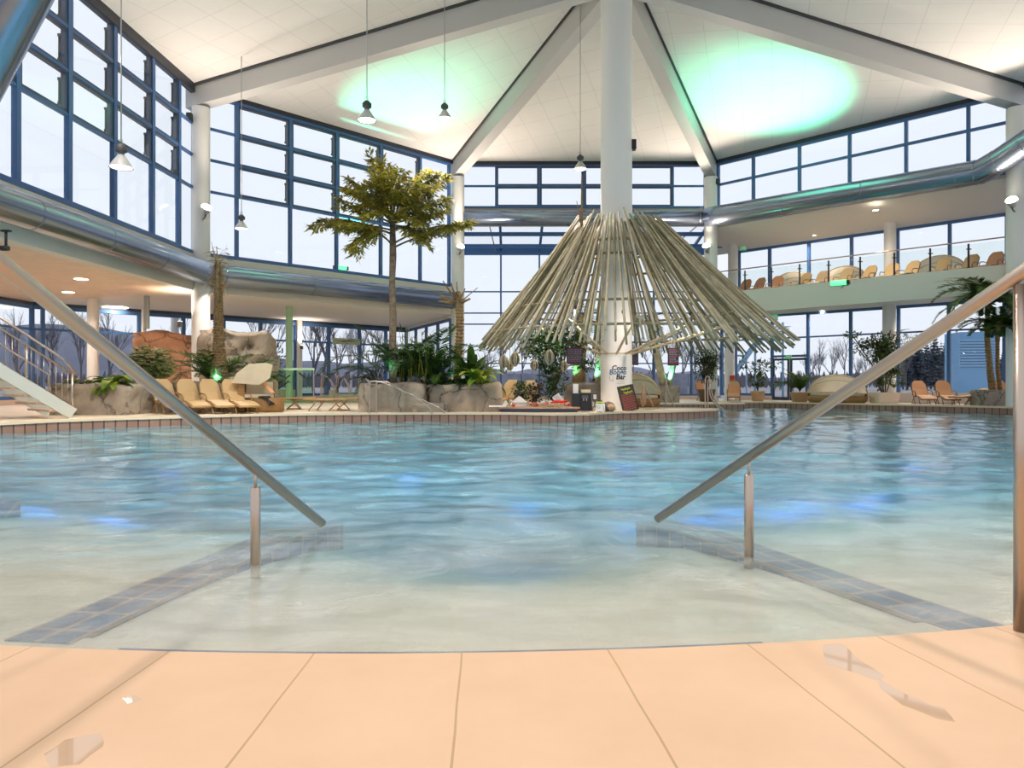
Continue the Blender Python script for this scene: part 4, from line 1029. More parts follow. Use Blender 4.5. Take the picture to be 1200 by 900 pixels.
# ------------------------------------------------------------------ bamboo canopy of the bar
random.seed(11)
can = empty('bamboo_canopy', (3.7, 25, 0), 0, 'cone-shaped canopy of long bamboo poles around the central white column', 'canopy')
co_ = Vector((3.7, 25, 0)); TC = Vector((3.66, 25)); BC = Vector((3.9, 25)); 
poles = []
NP = 106
def pole_pts(a, layer):
    ja = a + random.uniform(-.02, .02); zt = 6.35 + random.uniform(-.12, .22) - layer*.12; zb = 2.22 + random.uniform(-.14, .2) - layer*.10
    rt = 1.55 - layer*.10; rb = 5.38 + random.uniform(-.25, .12) - layer*.12
    rb *= 1 + .06*math.cos(a)
    p = Vector((TC.x + rt*math.cos(a), TC.y + rt*math.sin(a), zt)); q = Vector((BC.x + rb*math.cos(ja), BC.y + rb*math.sin(ja), zb))
    return p, q
for layer in (0, 1):
    for i in range(NP):
        a = 2*PI*(i + .5*layer)/NP + random.uniform(-.012, .012); p, q = pole_pts(a, layer); d = (q-p).normalized(); p = p - d*random.uniform(0, .25)
        poles.append((q.y + layer*2.2, p, q, 'bamboo' if random.random() < (.72, .35)[layer] else 'bamboodark'))
poles.sort(key=lambda t: t[0])
rest = MB()
for i, (k_, p, q, m) in enumerate(poles):
    r = random.uniform(.030, .041)
    mid = p.lerp(q, .5) - Vector((0, 0, .05))
    pts_ = [p-co_, p.lerp(q, .25)-co_-Vector((0,0,.04)), mid-co_, p.lerp(q, .75)-co_-Vector((0,0,.03)), q-co_]
    if i < 99: mb = MB(); mb.tube(pts_, r, 7); mb.build('bamboo_pole', m, can)
    else: rest.tube(pts_, r, 6)
o = rest.build('bamboo_poles', 'bamboodark', can); o['kind'] = 'stuff'
for z, f_ in ((5.75, .14), (5.2, .27), (3.55, .67), (2.75, .86)):
    r = 1.45 + (5.3-1.45)*f_ - .12; cx = TC.x + (BC.x-TC.x)*f_
    mb = MB(); mb.tube([(cx + r*math.cos(t)-co_.x, 25 + r*math.sin(t)-co_.y, z-.12) for t in (2*PI*i/40 for i in range(41))], .045, 6, False); mb.build('hoop', 'bamboodark', can)
for i in range(10):
    a = 2*PI*(i+.3)/10; mb = MB(); mb.tube([(3.66+.55*math.cos(a)-co_.x, .55*math.sin(a), 1.95), (4.2+3.6*math.cos(a)-co_.x, 3.6*math.sin(a), 2.95)], .045, 6); mb.build('strut', 'bamboo', can)
for dx in (-.0,):
    mb = MB(); mb.tube([(X_(681, 24)-co_.x, -1.2, 5.9), (X_(681, 24)-co_.x, -1.25, 7.9)], [.05, .02], 6); mb.tube([(X_(681, 24)-co_.x, -1.2, 6.2), (X_(675, 24)-co_.x, -1.25, 7.0)], [.03, .01], 5); mb.build('ridge_stalk', 'palmbark', can)
# small spots added inside the canopy to brighten the bar
for k_, (x, y, z, tx, ty) in enumerate(((2.0, 22.6, 3.3, 1.2, 22.9), (3.4, 21.8, 3.1, 3.6, 24.4), (.9, 23.4, 3.0, .6, 24.6), (5.6, 22.4, 3.1, 4.6, 26.5))):
    o = empty('added_canopy_spot', (x, y, z), 0, ('small spotlight added inside the canopy above the counter', 'small spotlight added inside the canopy aimed at the column logo', 'small spotlight added inside the canopy above the bushes', 'small spotlight added inside the canopy on the daybed side')[k_], 'lamp')
    d = (Vector((tx, ty, .5))-Vector((x, y, z))).normalized(); T = d.to_track_quat('Z', 'Y').to_matrix().to_4x4(); mb = MB(); mb.lathe([(0, -.1), (.04, -.1), (.05, .02), (.045, .02)], (0,0,0), 12, True, T); mb.tube([(0,0,.05), (0,0,.35)], .01, 5); mb.build('housing', 'darkgrey', o)
    mb = MB(); mb.lathe([(.045, .012), (0, .015)], (0,0,0), 12, True, T); mb.build('lens', 'lamp', o); DOWN.append(((x+d.x*.05, y+d.y*.05, z+d.z*.05), (130, 45, 130, 110)[k_], (tx, ty, .5)))
# hanging slatted wooden lanterns
lb_ = ['first hanging wooden lantern below the outer canopy edge', 'small wooden lantern hanging between two bigger ones at the canopy edge', 'wooden lantern hanging third from the canopy edge', 'lower wooden lantern hanging before the leafy tree', 'largest wooden lantern hanging in front of the leafy tree', 'wooden lantern hanging just beside the menu screen']
for (px, py, Y, k_), lb in zip(((590, 424, 22.5, 1.0), (597.5, 428, 23.5, .85), (603.5, 421, 22.3, 1.05), (626, 428, 22.4, .85), (643.5, 419, 21.6, 1.1), (661, 429, 22.4, .8)), lb_):
    p = P(px, py, Y); o = empty('wooden_lantern', p, random.random(), lb, 'lantern', 'wooden lanterns under the canopy')
    for s_ in range(12):
        a = 2*PI*s_/12; mb = MB(); mb.tube([(math.cos(a)*.11*k_*math.sin(PI*t)+math.cos(a)*.02, math.sin(a)*.11*k_*math.sin(PI*t)+math.sin(a)*.02, (t-.5)*.40*k_) for t in (0, .17, .34, .5, .66, .83, 1)], .03*k_, 5); mb.build('slat', 'bamboodark' if s_ % 3 else 'bark', o)
    c = MB(); c.tube([(0,0,.2*k_), (0,0,2.55-p.z+.35)], .008, 4); c.build('cord', 'darkgrey', o)
# menu screens
for px, py, Y, w_, h_, rz, lb in ((673.5, 417, 22.6, .52, .53, 0, 'dark square menu screen hanging before the leafy tree'), (744, 418, 25.5, .5, .60, .95, 'dark menu screen seen edge-on right beside the central column'), (789, 418, 23.5, .36, .58, .1, 'tall dark menu screen hanging apart from the column')):
    p = P(px, py, Y); o = empty('menu_screen', p, rz, lb, 'screen', 'menu screens under the canopy'); mb = MB(); mb.box((-w_/2, -.02, -h_/2), (w_/2, .03, h_/2)); mb.build('screen', 'black', o)
    a = MB(); b = MB(); random.seed(int(px))
    for r_ in range(9):
        z = h_/2 - .06 - r_*(h_-.1)/9; x0 = -w_/2+.04; 
        tgt = a if r_ in (0, 4, 8) else b
        x = x0
        while x < w_/2 - .08:
            L = random.uniform(.03, .09); tgt.box((x, -.024, z-.011), (min(x+L, w_/2-.03), -.0201, z+.011)); x += L + .02
    a.build('heading_lines', 'pink', o); b.build('menu_lines', 'greytxt', o)
    c = MB(); c.tube([(0, .02, h_/2), (0, .02, 3.3-p.z)], .012, 5); c.build('hanger', 'darkgrey', o)

# ------------------------------------------------------------------ the bar's things
c0 = empty('bar_counter', (X_(632, 22.6), 22.75, 0.012), 0, 'low bar counter with a wooden top and navy side at the pool edge', 'counter')
mb = MB(); mb.box((-1.28, -.3, .11), (1.28, .42, .16)); mb.build('counter_top', 'counter', c0)
mb = MB(); mb.box((-1.2, -.24, 0), (1.2, .36, .11)); mb.build('counter_side', 'navy', c0)
ct = .175
def boat(px, Y, L, rz, lb):
    o = empty('boat_tray', (X_(px, Y), Y, ct), rz); mb = MB(); n = 12; vs = []
    for i in range(n+1):
        t = i/n*2-1; w_ = .13*(1-abs(t)**2.2)+.008; z = .02+.07*abs(t)**2.5
        for a, b in ((-1, .07), (-.6, 0), (.6, 0), (1, .07), (.85, .07), (.5, .02), (-.5, .02), (-.85, .07)): vs.append((t*L/2, a*w_, z+b))
    mb.add(vs, [(8*i+j, 8*i+(j+1)%8, 8*i+8+(j+1)%8, 8*i+8+j) for i in range(n) for j in range(8)]); mb.build('hull', 'bamboo', o); tag(o, lb, 'tray'); return o
boat(648, 22.62, 1.05, .06, 'long boat-shaped wooden tray filled with red decorations on the bar'); boat(634, 22.86, .9, -.12, 'second boat-shaped tray set behind the long one on the bar')
random.seed(5)
for i, (px, Y, z, k_) in enumerate(((622, 22.6, .09, .045), (629, 22.62, .08, .06), (637, 22.6, .08, .06), (641, 22.6, .11, .05), (651, 22.62, .09, .055), (657, 22.58, .09, .05), (661, 22.62, .10, .055), (667, 22.62, .07, .055), (602, 22.55, .05, .055))):
    mb = MB(); mb.lathe([(0, -k_), (k_*.75, -k_*.7), (k_, 0), (k_*.85, k_*.6), (k_*.2, k_*.85), (0, k_*.75)], (0, 0, 0), 12); o = mb.build('red_apple', 'red', None, (X_(px, Y), Y, ct+z))
    tag(o, ('single red apple lying apart on the bar end' if px == 602 else 'red apple standing by the coffee machine' if px == 667 else 'red apple lying in the boat-shaped tray on the bar'), 'apple', 'apples in the boat tray' if px not in (602, 667) else None)
mb = MB(); mb.tube([(-.28, 0, .0), (-.1, .02, .05), (.12, 0, .03), (.30, .02, .07)], [.01, .04, .045, .02], 8); o = mb.build('red_lobster', 'red', None, (X_(655, 22.62), 22.66, ct+.13)); tag(o, 'red crab-like decoration lying along the boat tray', 'decoration')
o = empty('tilted_menu_card', P(653.5, 467, 22.75), -.1, 'white menu card standing on its corner above the red fruit', 'card'); mb = MB(); T = Matrix.Rotation(-.62, 4, 'Y')
mb.box((-.125, -.008, -.13), (.125, .008, .13), T); mb.build('card', 'paper', o); b = MB()
for r_ in range(6): b.box((-.09, -.012, .09-r_*.036), (.09-.03*(r_ % 2), -.0085, .10-r_*.036), T)
b.build('text_lines', 'greytxt', o); b = MB(); b.tube([(0, .02, -.14), (0, .05, ct-P(653.5, 467, 22.75).z)], .008, 5); b.build('stand', 'bamboo', o)
# little grey-roofed hut
o = empty('toy_hut', (X_(608.5, 22.95), 22.98, ct), .1, 'small white model hut with a grey pitched roof on the bar', 'model hut'); mb = MB(); mb.box((-.16, -.09, 0), (.20, .1, .13)); mb.build('walls', 'white', o)
mb = MB(); mb.add([(-.26, -.14, .13), (.26, -.14, .13), (.26, .14, .13), (-.26, .14, .13), (-.03, 0, .33), (.03, 0, .33)], [(0,1,5,4), (2,3,4,5), (1,2,5), (3,0,4), (3,2,1,0)]); mb.build('roof', 'steelmatt', o)
mb = MB(); mb.box((-.62, -.12, 0), (-.02, .1, .045)); o2 = mb.build('white_tray', 'paper', None, (X_(596, 22.5), 22.6, ct)); tag(o2, 'white tray lying flat at the far end of the bar counter', 'tray')
o = empty('wooden_tongs', (X_(596, 22.45), 22.5, ct+.05), 0, 'wooden tongs leaning over the bar counter edge', 'tongs'); mb = MB(); mb.beam((-.1, -.1, -.07), (.06, .05, .12), .03, .012); mb.build('arm', 'counter', o); mb = MB(); mb.beam((-.07, -.08, -.07), (.09, .07, .12), .03, .012); mb.build('arm', 'counter', o)
mb = MB()
for i in range(9): mb.box((.13+.045*i, -.2, 0), (.155+.045*i, -.17, .12))
mb.box((.11, -.2, .10), (.54, -.17, .125)); o = mb.build('cup_rack', 'steelmatt', None, (X_(612, 23), 23.1, ct)); tag(o, 'small row of glasses in a rack behind the red fruit', 'rack')
# coffee machine
o = empty('coffee_machine', (X_(682, 22.9), 23.0, 0.012), 0, 'black coffee machine standing at the end of the bar counter', 'coffee machine')
mb = MB(); mb.box((-.32, -.15, .02), (-.06, .2, .58)); mb.box((-.30, -.16, .1), (-.1, -.15, .5)); mb.build('grinder_housing', 'black', o)
mb = MB(); mb.box((-.04, -.12, .02), (.30, .22, .60)); mb.box((-.02, -.2, .02), (.28, -.12, .08)); mb.build('body', 'black', o)
mb = MB(); mb.box((-.01, -.135, .42), (.20, -.12, .52)); mb.build('panel', 'darkgrey', o); mb = MB(); mb.tube([(.05, -.16, .34), (.05, -.16, .42)], .02, 8); mb.tube([(.14, -.16, .34), (.14, -.16, .42)], .02, 8); mb.build('spout', 'steelmatt', o)
mb = MB(); mb.tube([(.34, 0, 0.02), (.36, -.05, .3)], .05, 8); mb.build('jug', 'steelmatt', o)
mb = MB(); mb.box((-.09, -.05, 0), (.07, .05, .30)); o2 = mb.build('paper_box', 'paper', None, (X_(675, 23), 23.02, .60)); tag(o2, 'tall white paper box on top of the coffee machine', 'box')
mb = MB(); mb.box((-.15, -.1, .0), (.15, .1, .10)); o2 = mb.build('cream_box', 'cream', None, (X_(686.5, 23), 23.05, .62)); tag(o2, 'low cream box on top of the coffee machine', 'box')
o = empty('picture_stand', (X_(697.5, 23.1), 23.2, 0.012), 0, 'small dark-framed notice standing between coffee machine and column', 'notice'); mb = MB(); mb.box((-.07, -.01, .36), (.07, .02, .58)); mb.build('frame', 'dark', o); mb = MB(); mb.box((-.05, -.014, .39), (.05, -.0105, .55)); mb.build('sheet', 'paper', o); mb = MB(); mb.tube([(0, .02, 0), (0, .02, .37)], .012, 6); mb.build('stand', 'dark', o)
# small easel with a card
o = empty('table_easel', (X_(703.5, 22.3), 22.3, .012), 0, 'small easel holding a white card before the central column', 'easel'); mb = MB(); mb.box((-.15, -.015, .03), (.15, .01, .27), Matrix.Rotation(-.15, 4, 'X')); mb.build('card', 'paper', o)
for s_ in (-1, 1): mb = MB(); mb.beam((s_*.24 if s_ < 0 else .12, -.05, 0), (s_*.08, .05, .3), .025, .02); mb.build('leg', 'bamboo', o)
mb = MB(); mb.tube([(-.06+.05*math.cos(t), -.06, .17+.035*math.sin(t)) for t in (i*.5 for i in range(13))], .006, 4); mb.build('card_drawing', 'greytxt', o)
mb = MB(); mb.box((-.09, -.04, .0), (.09, .04, .09)); o2 = mb.build('green_box', 'leaf', None, (X_(702.5, 22.7), 22.72, .012)); tag(o2, 'dark box with a lime band behind the white card', 'box'); mb = MB(); mb.box((-.085, -.045, .22), (.085, -.0405, .26)); 
mb = MB(); mb.box((-.10, -.05, .28), (.10, .05, .33)); o3 = mb.build('lid', 'chalkg', o2); mb = MB(); mb.box((-.09, -.04, .08), (.09, .04, .36)); mb.build('body', 'black', o2)
mb = MB(); mb.lathe([(0, 0), (.04, 0), (.042, .16), (.016, .22), (.016, .30), (0, .30)], (0, 0, 0), 14); o = mb.build('bottle', 'black', None, (X_(709.5, 22.7), 22.7, .012)); tag(o, 'dark bottle standing behind the easel', 'bottle')
for px, Y, k_, m, lb in ((716, 22.9, .12, 'counter', 'brown coconut lying at the foot of the column'), (711, 22.9, .10, 'bark', 'darker coconut half behind the first coconut'), (713, 23.15, .16, 'bark', 'big dark coconut resting against the column')):
    mb = MB(); mb.lathe([(k_*1.3*math.sin(PI*i/12), -k_*math.cos(PI*i/12)) for i in range(13)], (0, 0, 0), 16, True); o = mb.build('coconut', m, None, (X_(px, Y), Y, .012+k_)); tag(o, lb, 'coconut', 'coconuts at the column')
# chalkboard
o = empty('chalkboard', (X_(739.5, 23.6), 23.6, .012), .05, 'tall chalkboard leaning against the foot of the central column', 'chalkboard'); T = Matrix.Rotation(-.2, 4, 'X') @ Matrix.Shear('XY', 4, (0, 0)) @ Matrix.Rotation(-.20, 4, 'Y')
mb = MB(); w_, h_ = .245, .84; mb.box((-w_, 0, 0), (w_, .02, h_), T); mb.build('board', 'chalk', o)
mb = MB(); f_ = .03
for b_ in (((-w_-f_, -.015, -f_+.03), (-w_, .03, h_+f_)), ((w_, -.015, .0), (w_+f_, .03, h_+f_)), ((-w_, -.015, 0), (w_, .03, f_)), ((-w_, -.015, h_), (w_, .03, h_+f_))): mb.box(b_[0], b_[1], T)
mb.build('frame', 'black', o)
mb = MB()
for r_, (xx, L) in enumerate(((-.16, .30), (-.10, .30))):
    mb.tube([T @ Vector((xx + L*i/22, -.006, h_-.09-.13*r_ + .035*math.sin(i*1.9) + .012*math.sin(i*.7))) for i in range(23)], .010, 4)
mb.build('chalk_heading', 'chalkg', o)
mb = MB(); random.seed(3)
for r_ in range(9):
    z = h_ - .30 - r_*.06; x = -w_+.04
    while x < w_-.06: L = random.uniform(.03, .08); mb.box((x, -.008, z), (min(x+L, w_-.02), -.0005, z+.028), T); x += L+.018
mb.build('chalk_lines', 'chalkr', o)
# brown folded parasol by the daybed
o = empty('folded_parasol', (X_(754, 26.4), 26.4, .012), 0, 'brown folded parasol standing beside the chalkboard', 'parasol'); mb = MB(); mb.lathe([(.09, .12), (.11, .3), (.07, .6), (.025, .85), (0, .9)], (0,0,0), 10); mb.build('canopy', 'counter', o); mb = MB(); mb.tube([(0,0,0), (0,0,.95)], .015, 6); mb.build('pole', 'steelmatt', o)
# pool ladders and grab rails
def grab(paths, label, name='pool_ladder_rail', r=.024, cat='handrail'):
    o = empty(name, (0,0,0)); base = Vector(paths[0][0]); base.z = 0; o.location = base; tag(o, label, cat)
    for pth in paths:
        pp = chaikin3([Vector(p)-base for p in pth]); mb = MB(); mb.tube(pp, r, 10); mb.build('rail', 'steel', o)
    return o
def chaikin3(path, it=2):
    for _ in range(it):
        q = [path[0]]
        for i in range(len(path)-1): q += [path[i].lerp(path[i+1], .25), path[i].lerp(path[i+1], .75)]
        q.append(path[-1]); path = q
    return path
Y = 21.9
grab([[P(433, 484.2, Y), P(433, 452, Y), P(433.5, 447, Y), P(440, 446.5, Y), P(452, 449, Y), P(517, 478.5, Y), P(521, 484.4, Y)]], 'outer sloping stair rail of thin tubing before the tall tree planter', 'stair_handrail')
Y = 22.15
grab([[P(441, 483.6, Y), P(441, 452, Y), P(441.5, 447.5, Y), P(448, 446.5, Y), P(458, 449, Y), P(502, 475, Y), P(506, 483.8, Y)]], 'inner sloping stair rail of thin tubing before the tall tree planter', 'stair_handrail')
Y = 26.3
grab([[P(826.5, 479, Y), P(826, 445, Y), P(828, 440.5, Y), P(831, 441, Y), P(832, 450, Y), P(831, 462, Y), P(838, 474, Y), P(847, 482, Y)]], 'tall looped pool ladder rail at the tip of the bar island')
grab([[P(829.8, 479, Y+.5), P(829, 448, Y+.5), P(831, 444, Y+.5), P(834, 446, Y+.5), P(833.5, 462, Y+.5), P(841, 474, Y+.5), P(849, 481, Y+.5)]], 'second loop of the pool ladder at the tip of the bar island')
Y = 28.3
grab([[P(780.5, 477, Y), P(780, 444, Y), P(781, 442, Y), P(782, 456, Y), P(786, 466, Y), P(790, 476.6, Y)]], 'thin curved grab rail by the small round basin')
Y = 26.9
grab([[P(753, 478.4, Y), P(753.5, 452, Y), P(755, 450, Y), P(758, 458, Y), P(766, 478.4, Y)]], 'white grab rail leaning out beside the folded parasol')
for px, lb in ((383, 'curved whirlpool rail in front of the birch window, first pair'), (401, 'curved whirlpool rail in front of the birch window, second pair'), (427, 'curved whirlpool rail partly behind the tall tree planter')):
    Y = 33.0; grab([[P(px-7, 477, Y), P(px-7, 441, Y), P(px-3, 439, Y), P(px+5, 447, Y), P(px+9, 462, Y)], [P(px-5, 476, Y+.6), P(px-5, 442, Y+.6), P(px-1, 440, Y+.6), P(px+7, 448, Y+.6), P(px+11, 462, Y+.6)]], lb)
# whirlpool walls and glass screen
mb = MB(); mb.box((X_(318, 35), 35, 0), (X_(345, 35), 35.2, .62)); mb.box((X_(375, 35), 35, 0), (X_(440, 35), 35.2, .36)); mb.box((X_(388, 35), 34.6, 0), (X_(393, 35), 35.2, .62)); mb.box((X_(393, 35), 35.2, 0), (X_(440, 35), 35.3, .42)); mb.box((X_(345, 35), 35, 0), (X_(378, 35), 35.2, .2))
o = mb.build('whirlpool_wall', 'tilewall'); tag(o, 'pale green tiled parapet of the whirlpool behind the flat loungers', 'parapet')
o = empty('glass_screen', (X_(345, 29), 29, .012), 0, 'frameless glass screen with a pale green top rail in front of the slim green column', 'glass screen'); w_ = X_(367, 29)-X_(322, 29)
mb = MB(); mb.box((-w_/2, -.006, .08), (w_/2, .006, 1.45)); mb.build('glass_panel', 'greenglass', o); mb = MB(); mb.box((-w_/2-.03, -.03, 1.45), (w_/2+.03, .03, 1.54)); mb.build('top_rail', 'gcol', o)
for x in (-w_/2, w_/2): mb = MB(); mb.box((x-.02, -.02, 0), (x+.02, .02, 1.45)); mb.build('post', 'steelmatt', o)
mb = MB(); mb.beam((-.75, .1, .85), (-.2, .1, 1.25), .05, .04); mb.beam((-.8, .1, .6), (-.25, .1, 1.0), .05, .04); mb.beam((.15, .1, 1.35), (.4, .1, 1.15), .05, .04); mb.build('side_rails', 'dark', o)
# small round basin coping (beyond the bar island)
# ------------------------------------------------------------------ the stair by the side window
hd = Vector((-.655, -.756, 0)); acr = Vector((-.756, .655, 0)); s0 = Vector((-11.55, 18.75, .012))
st = empty('staircase', s0, 0, 'open metal staircase rising out of the picture beside the pool', 'staircase')
slope = .70; Lr = 4.2
def sp_(t, a=0, z=0): return hd*t + acr*a + Vector((0, 0, slope*t + z))
for a in (0, 1.9):
    mb = MB(); mb.beam(sp_(.0, a, .10), sp_(Lr, a, .10), .07, .30, Vector((0,0,1))); mb.build('stringer', 'galv', st)
for i in range(1, 15):
    t = i*.28; mb = MB(); T = Matrix(((hd.x, acr.x, 0, 0), (hd.y, acr.y, 0, 0), (0, 0, 1, 0), (0, 0, 0, 1))); mb.box((t-.02, .04, slope*t-.03), (t+.26, 1.86, slope*t+.02), T); mb.build('tread', 'tread', st)
for t in (.02, 1.05, 2.1, 3.15, 4.15):
    mb = MB(); mb.tube([sp_(t, 0, .1), sp_(t, 0, 1.16)], .032, 10); mb.build('post', 'steel', st)
mb = MB(); mb.tube([sp_(.02, 0, 1.14), sp_(4.15, 0, 1.14)], .026, 8); mb.build('upper_rail', 'steel', st)
mb = MB(); mb.tube([sp_(.02, 0, .28), sp_(4.15, 0, .28)], .024, 8); mb.build('lower_rail', 'steel', st)
mb = MB(); mb.tube([sp_(-.12, .06, 1.20), sp_(.3, -.08, 1.36), sp_(4.15, -.08, 1.42)], .03, 10); mb.build('hand_rail', 'steel', st)
for i in range(30):
    t = .12 + i*.137; mb = MB(); mb.tube([sp_(t, 0, .28), sp_(t, 0, 1.14)], .009, 5); mb.build('baluster', 'steel', st)
mb = MB(); mb.tube([sp_(.02, 1.9, .1), sp_(.02, 1.9, 1.14), sp_(4.1, 1.9, 1.14)], .026, 8); mb.build('far_rail', 'steel', st)

# ------------------------------------------------------------------ signs and small fittings
def exit_sign(p, rz, lb, w_=.32, h_=.16):
    o = empty('exit_sign', p, rz, lb, 'exit sign', 'green escape signs'); mb = MB(); mb.box((-w_/2, -.03, -h_/2), (w_/2, .03, h_/2)); mb.build('sign_box', 'signgreen', o)
    a = MB(); a.box((-w_*.08, -.034, -h_*.32), (w_*.42, -.0305, h_*.34)); a.build('door_mark', 'white', o)
    a = MB(); a.lathe([(0, -.02), (.02, 0), (0, .02)], (-w_*.22, -.034, h_*.26), 8); a.beam((-w_*.2, -.034, h_*.18), (-w_*.28, -.034, -h_*.05), .004, .03); a.beam((-w_*.28, -.034, -h_*.05), (-w_*.36, -.034, -h_*.3), .004, .02); a.beam((-w_*.28, -.034, -h_*.05), (-w_*.16, -.034, -h_*.28), .004, .02); a.beam((-w_*.35, -.034, h_*.1), (-w_*.12, -.034, h_*.06), .004, .018); a.build('running_figure', 'white', o)
exit_sign(P(906, 372, 35.5), -.4, 'green and white escape sign hanging from the gallery soffit near the doors', .45, .3)
exit_sign(P(924, 418.5, 38.4), -.75, 'small green escape sign above the glass double door', .34, .2)
exit_sign(P(871, 291, 37.6), -.4, 'white-green escape sign under the gallery ceiling', .3, .22)
exit_sign(P(378, 361, 36), .5, 'little green escape sign under the white soffit behind the tree', .22, .14)
o = empty('banner_sign', P(406, 400, 42.5), .785, 'pale green banner sign hung across the lower window behind the tree', 'sign'); mb = MB(); mb.box((-.95, -.02, -.19), (.95, .02, .17)); mb.build('board', 'tilewall', o)
mb = MB(); mb.add([(-.95, -.023, -.19), (-.72, -.023, -.19), (-.86, -.023, .0), (-.95, -.023, .05)], [(0,1,2,3)]); mb.build('corner_mark', 'gcol', o); mb = MB(); mb.add([(.95, -.023, .17), (.80, -.023, .17), (.86, -.023, -.05), (.95, -.023, -.19)], [(3,2,1,0)]); mb.build('corner_mark', 'gcol', o)
mb = MB(); mb.tube([(-.55+.05*i, -.024, .035*math.sin(i*2.2)) for i in range(23)], .014, 4); mb.tube([(-.1+.04*i, -.024, -.12+.015*math.sin(i*2)) for i in range(6)], .012, 4); mb.build('lettering', 'text1', o)
def spk(px, py, Y, k_, lb, name='speaker', m='black'):
    p = P(px, py, Y); mb = MB(); mb.box((-.09*k_, -.1*k_, -.14*k_), (.09*k_, .1*k_, .14*k_)); o = mb.build(name, m, None, p); tag(o, lb, 'speaker'); return o
spk(741.5, 170, 24.9, 1.2, 'small dark box mounted on the side of the central column')
spk(222, 137, 27.6, 1.0, 'small black camera at the top of the corner column', 'security_camera')
spk(841, 213, 37.2, 1.0, 'small black camera at the top of the column by the gallery end', 'security_camera')
o = empty('ceiling_track_lamp', P(7, 290, 16.4), 0, 'black track lamp under the fascia over the staircase', 'lamp'); mb = MB(); mb.box((-.11, -.03, .0), (.05, .03, .04)); mb.tube([(0,0,.0),(0,0,.38)], .03, 8); mb.box((-.1, -.05, .36), (.1, .05, .40)); mb.build('arm', 'black', o); mb = MB(); mb.tube([(-.2, 0, -.02), (.06, 0, -.02)], .06, 10); mb.build('head', 'black', o)
mb = MB(); p = P(858, 446, 38.8); mb.box((-.13, -.02, .05), (.13, .02, .28)); o = mb.build('fire_notice', 'red', None, p); tag(o, 'red and yellow safety notice on the slim pillar', 'notice'); mb = MB(); mb.box((-.13, -.02, -.25), (.13, .02, .045)); mb.build('yellow_panel', 'yellow', o)
# metal tube by the red rock; green glint put in as a coloured strip
p = P(180.5, 388, 30.2); mb = MB(); mb.lathe([(.11, 0), (.11, 1.35)], (0,0,0), 14); o = mb.build('hanging_tube', 'steelmatt', None, (p.x, 29.6, 3.2)); tag(o, 'metal tube with a green glint rising from the red rock to the soffit', 'tube'); mb = MB(); mb.box((.08, -.1, 0), (.11, -.08, 1.35)); mb.build('glint_strip', 'gcol', o)
# ------------------------------------------------------------------ plants
random.seed(21)
UP = Vector((0,0,1))
def leafq(mb, p, d, n, L, W):
    """one pointed leaf: folded along its midrib"""
    d = d.normalized(); s = d.cross(n)
    if s.length < 1e-4: s = d.orthogonal()
    s.normalize(); n = s.cross(d)
    m = p + d*L*.45; 
    mb.add([p, m + s*W/2 - n*W*.12, p + d*L, m - s*W/2 - n*W*.12, m], [(0, 1, 4), (1, 2, 4), (2, 3, 4), (3, 0, 4)])
def frond(mb, stem, p, az, el, L, droop, nl, lL, lW, r=.015, start=.12, vee=.5, hang=.3, bare=None):
    """one feather frond: arching rib with leaflets on both sides"""
    p = Vector(p); N = 14; st = L/N; pts_ = [p.copy()]; dirs = []
    e = el
    for i in range(N):
        d = Vector((math.cos(az)*math.cos(e), math.sin(az)*math.cos(e), math.sin(e))); dirs.append(d); p = p + d*st; pts_.append(p.copy()); e -= droop/N
    stem.tube(pts_, [r*(1-.75*i/N) for i in range(N+1)], 5, False)
    for k_ in range(nl):
        t = start + (1-start)*k_/nl; x = t*N; i = min(N-1, int(x)); q = pts_[i].lerp(pts_[i+1], x-i); d = dirs[i]; side = d.cross(UP)
        if side.length < .01: side = Vector((1,0,0))
        side.normalize(); up = side.cross(d)
        ll = lL*(math.sin(PI*(.12+.88*t)**.8)*.75+.3)*random.uniform(.85, 1.1)
        for s in (-1, 1):
            ld = (side*s*1.0 + d*.75 + up*vee*random.uniform(.2, 1.0) - UP*hang*random.uniform(.4, 1.3))
            leafq(mb, q, ld, up, ll, lW)
def bush(mb, c, rx, ry, rz, n, L, W, out=.7, shell=.55):
    c = Vector(c)
    for _ in range(n):
        v_ = Vector((random.gauss(0,1), random.gauss(0,1), random.gauss(0,1))).normalized(); r = random.uniform(shell, 1)
        p = c + Vector((v_.x*rx*r, v_.y*ry*r, v_.z*rz*r)); d = v_*out + Vector((random.uniform(-1,1), random.uniform(-1,1), random.uniform(-.6,.6)))*.6
        leafq(mb, p, d, Vector((random.uniform(-.5,.5), random.uniform(-.5,.5), 1)), L*random.uniform(.7, 1.2), W*random.uniform(.8, 1.2))
def plant(name, base, label, cat='plant', group=None): return empty(name, base, 0, label, cat, group)
def rel(o, v_): return Vector(v_) - Vector(o.location)

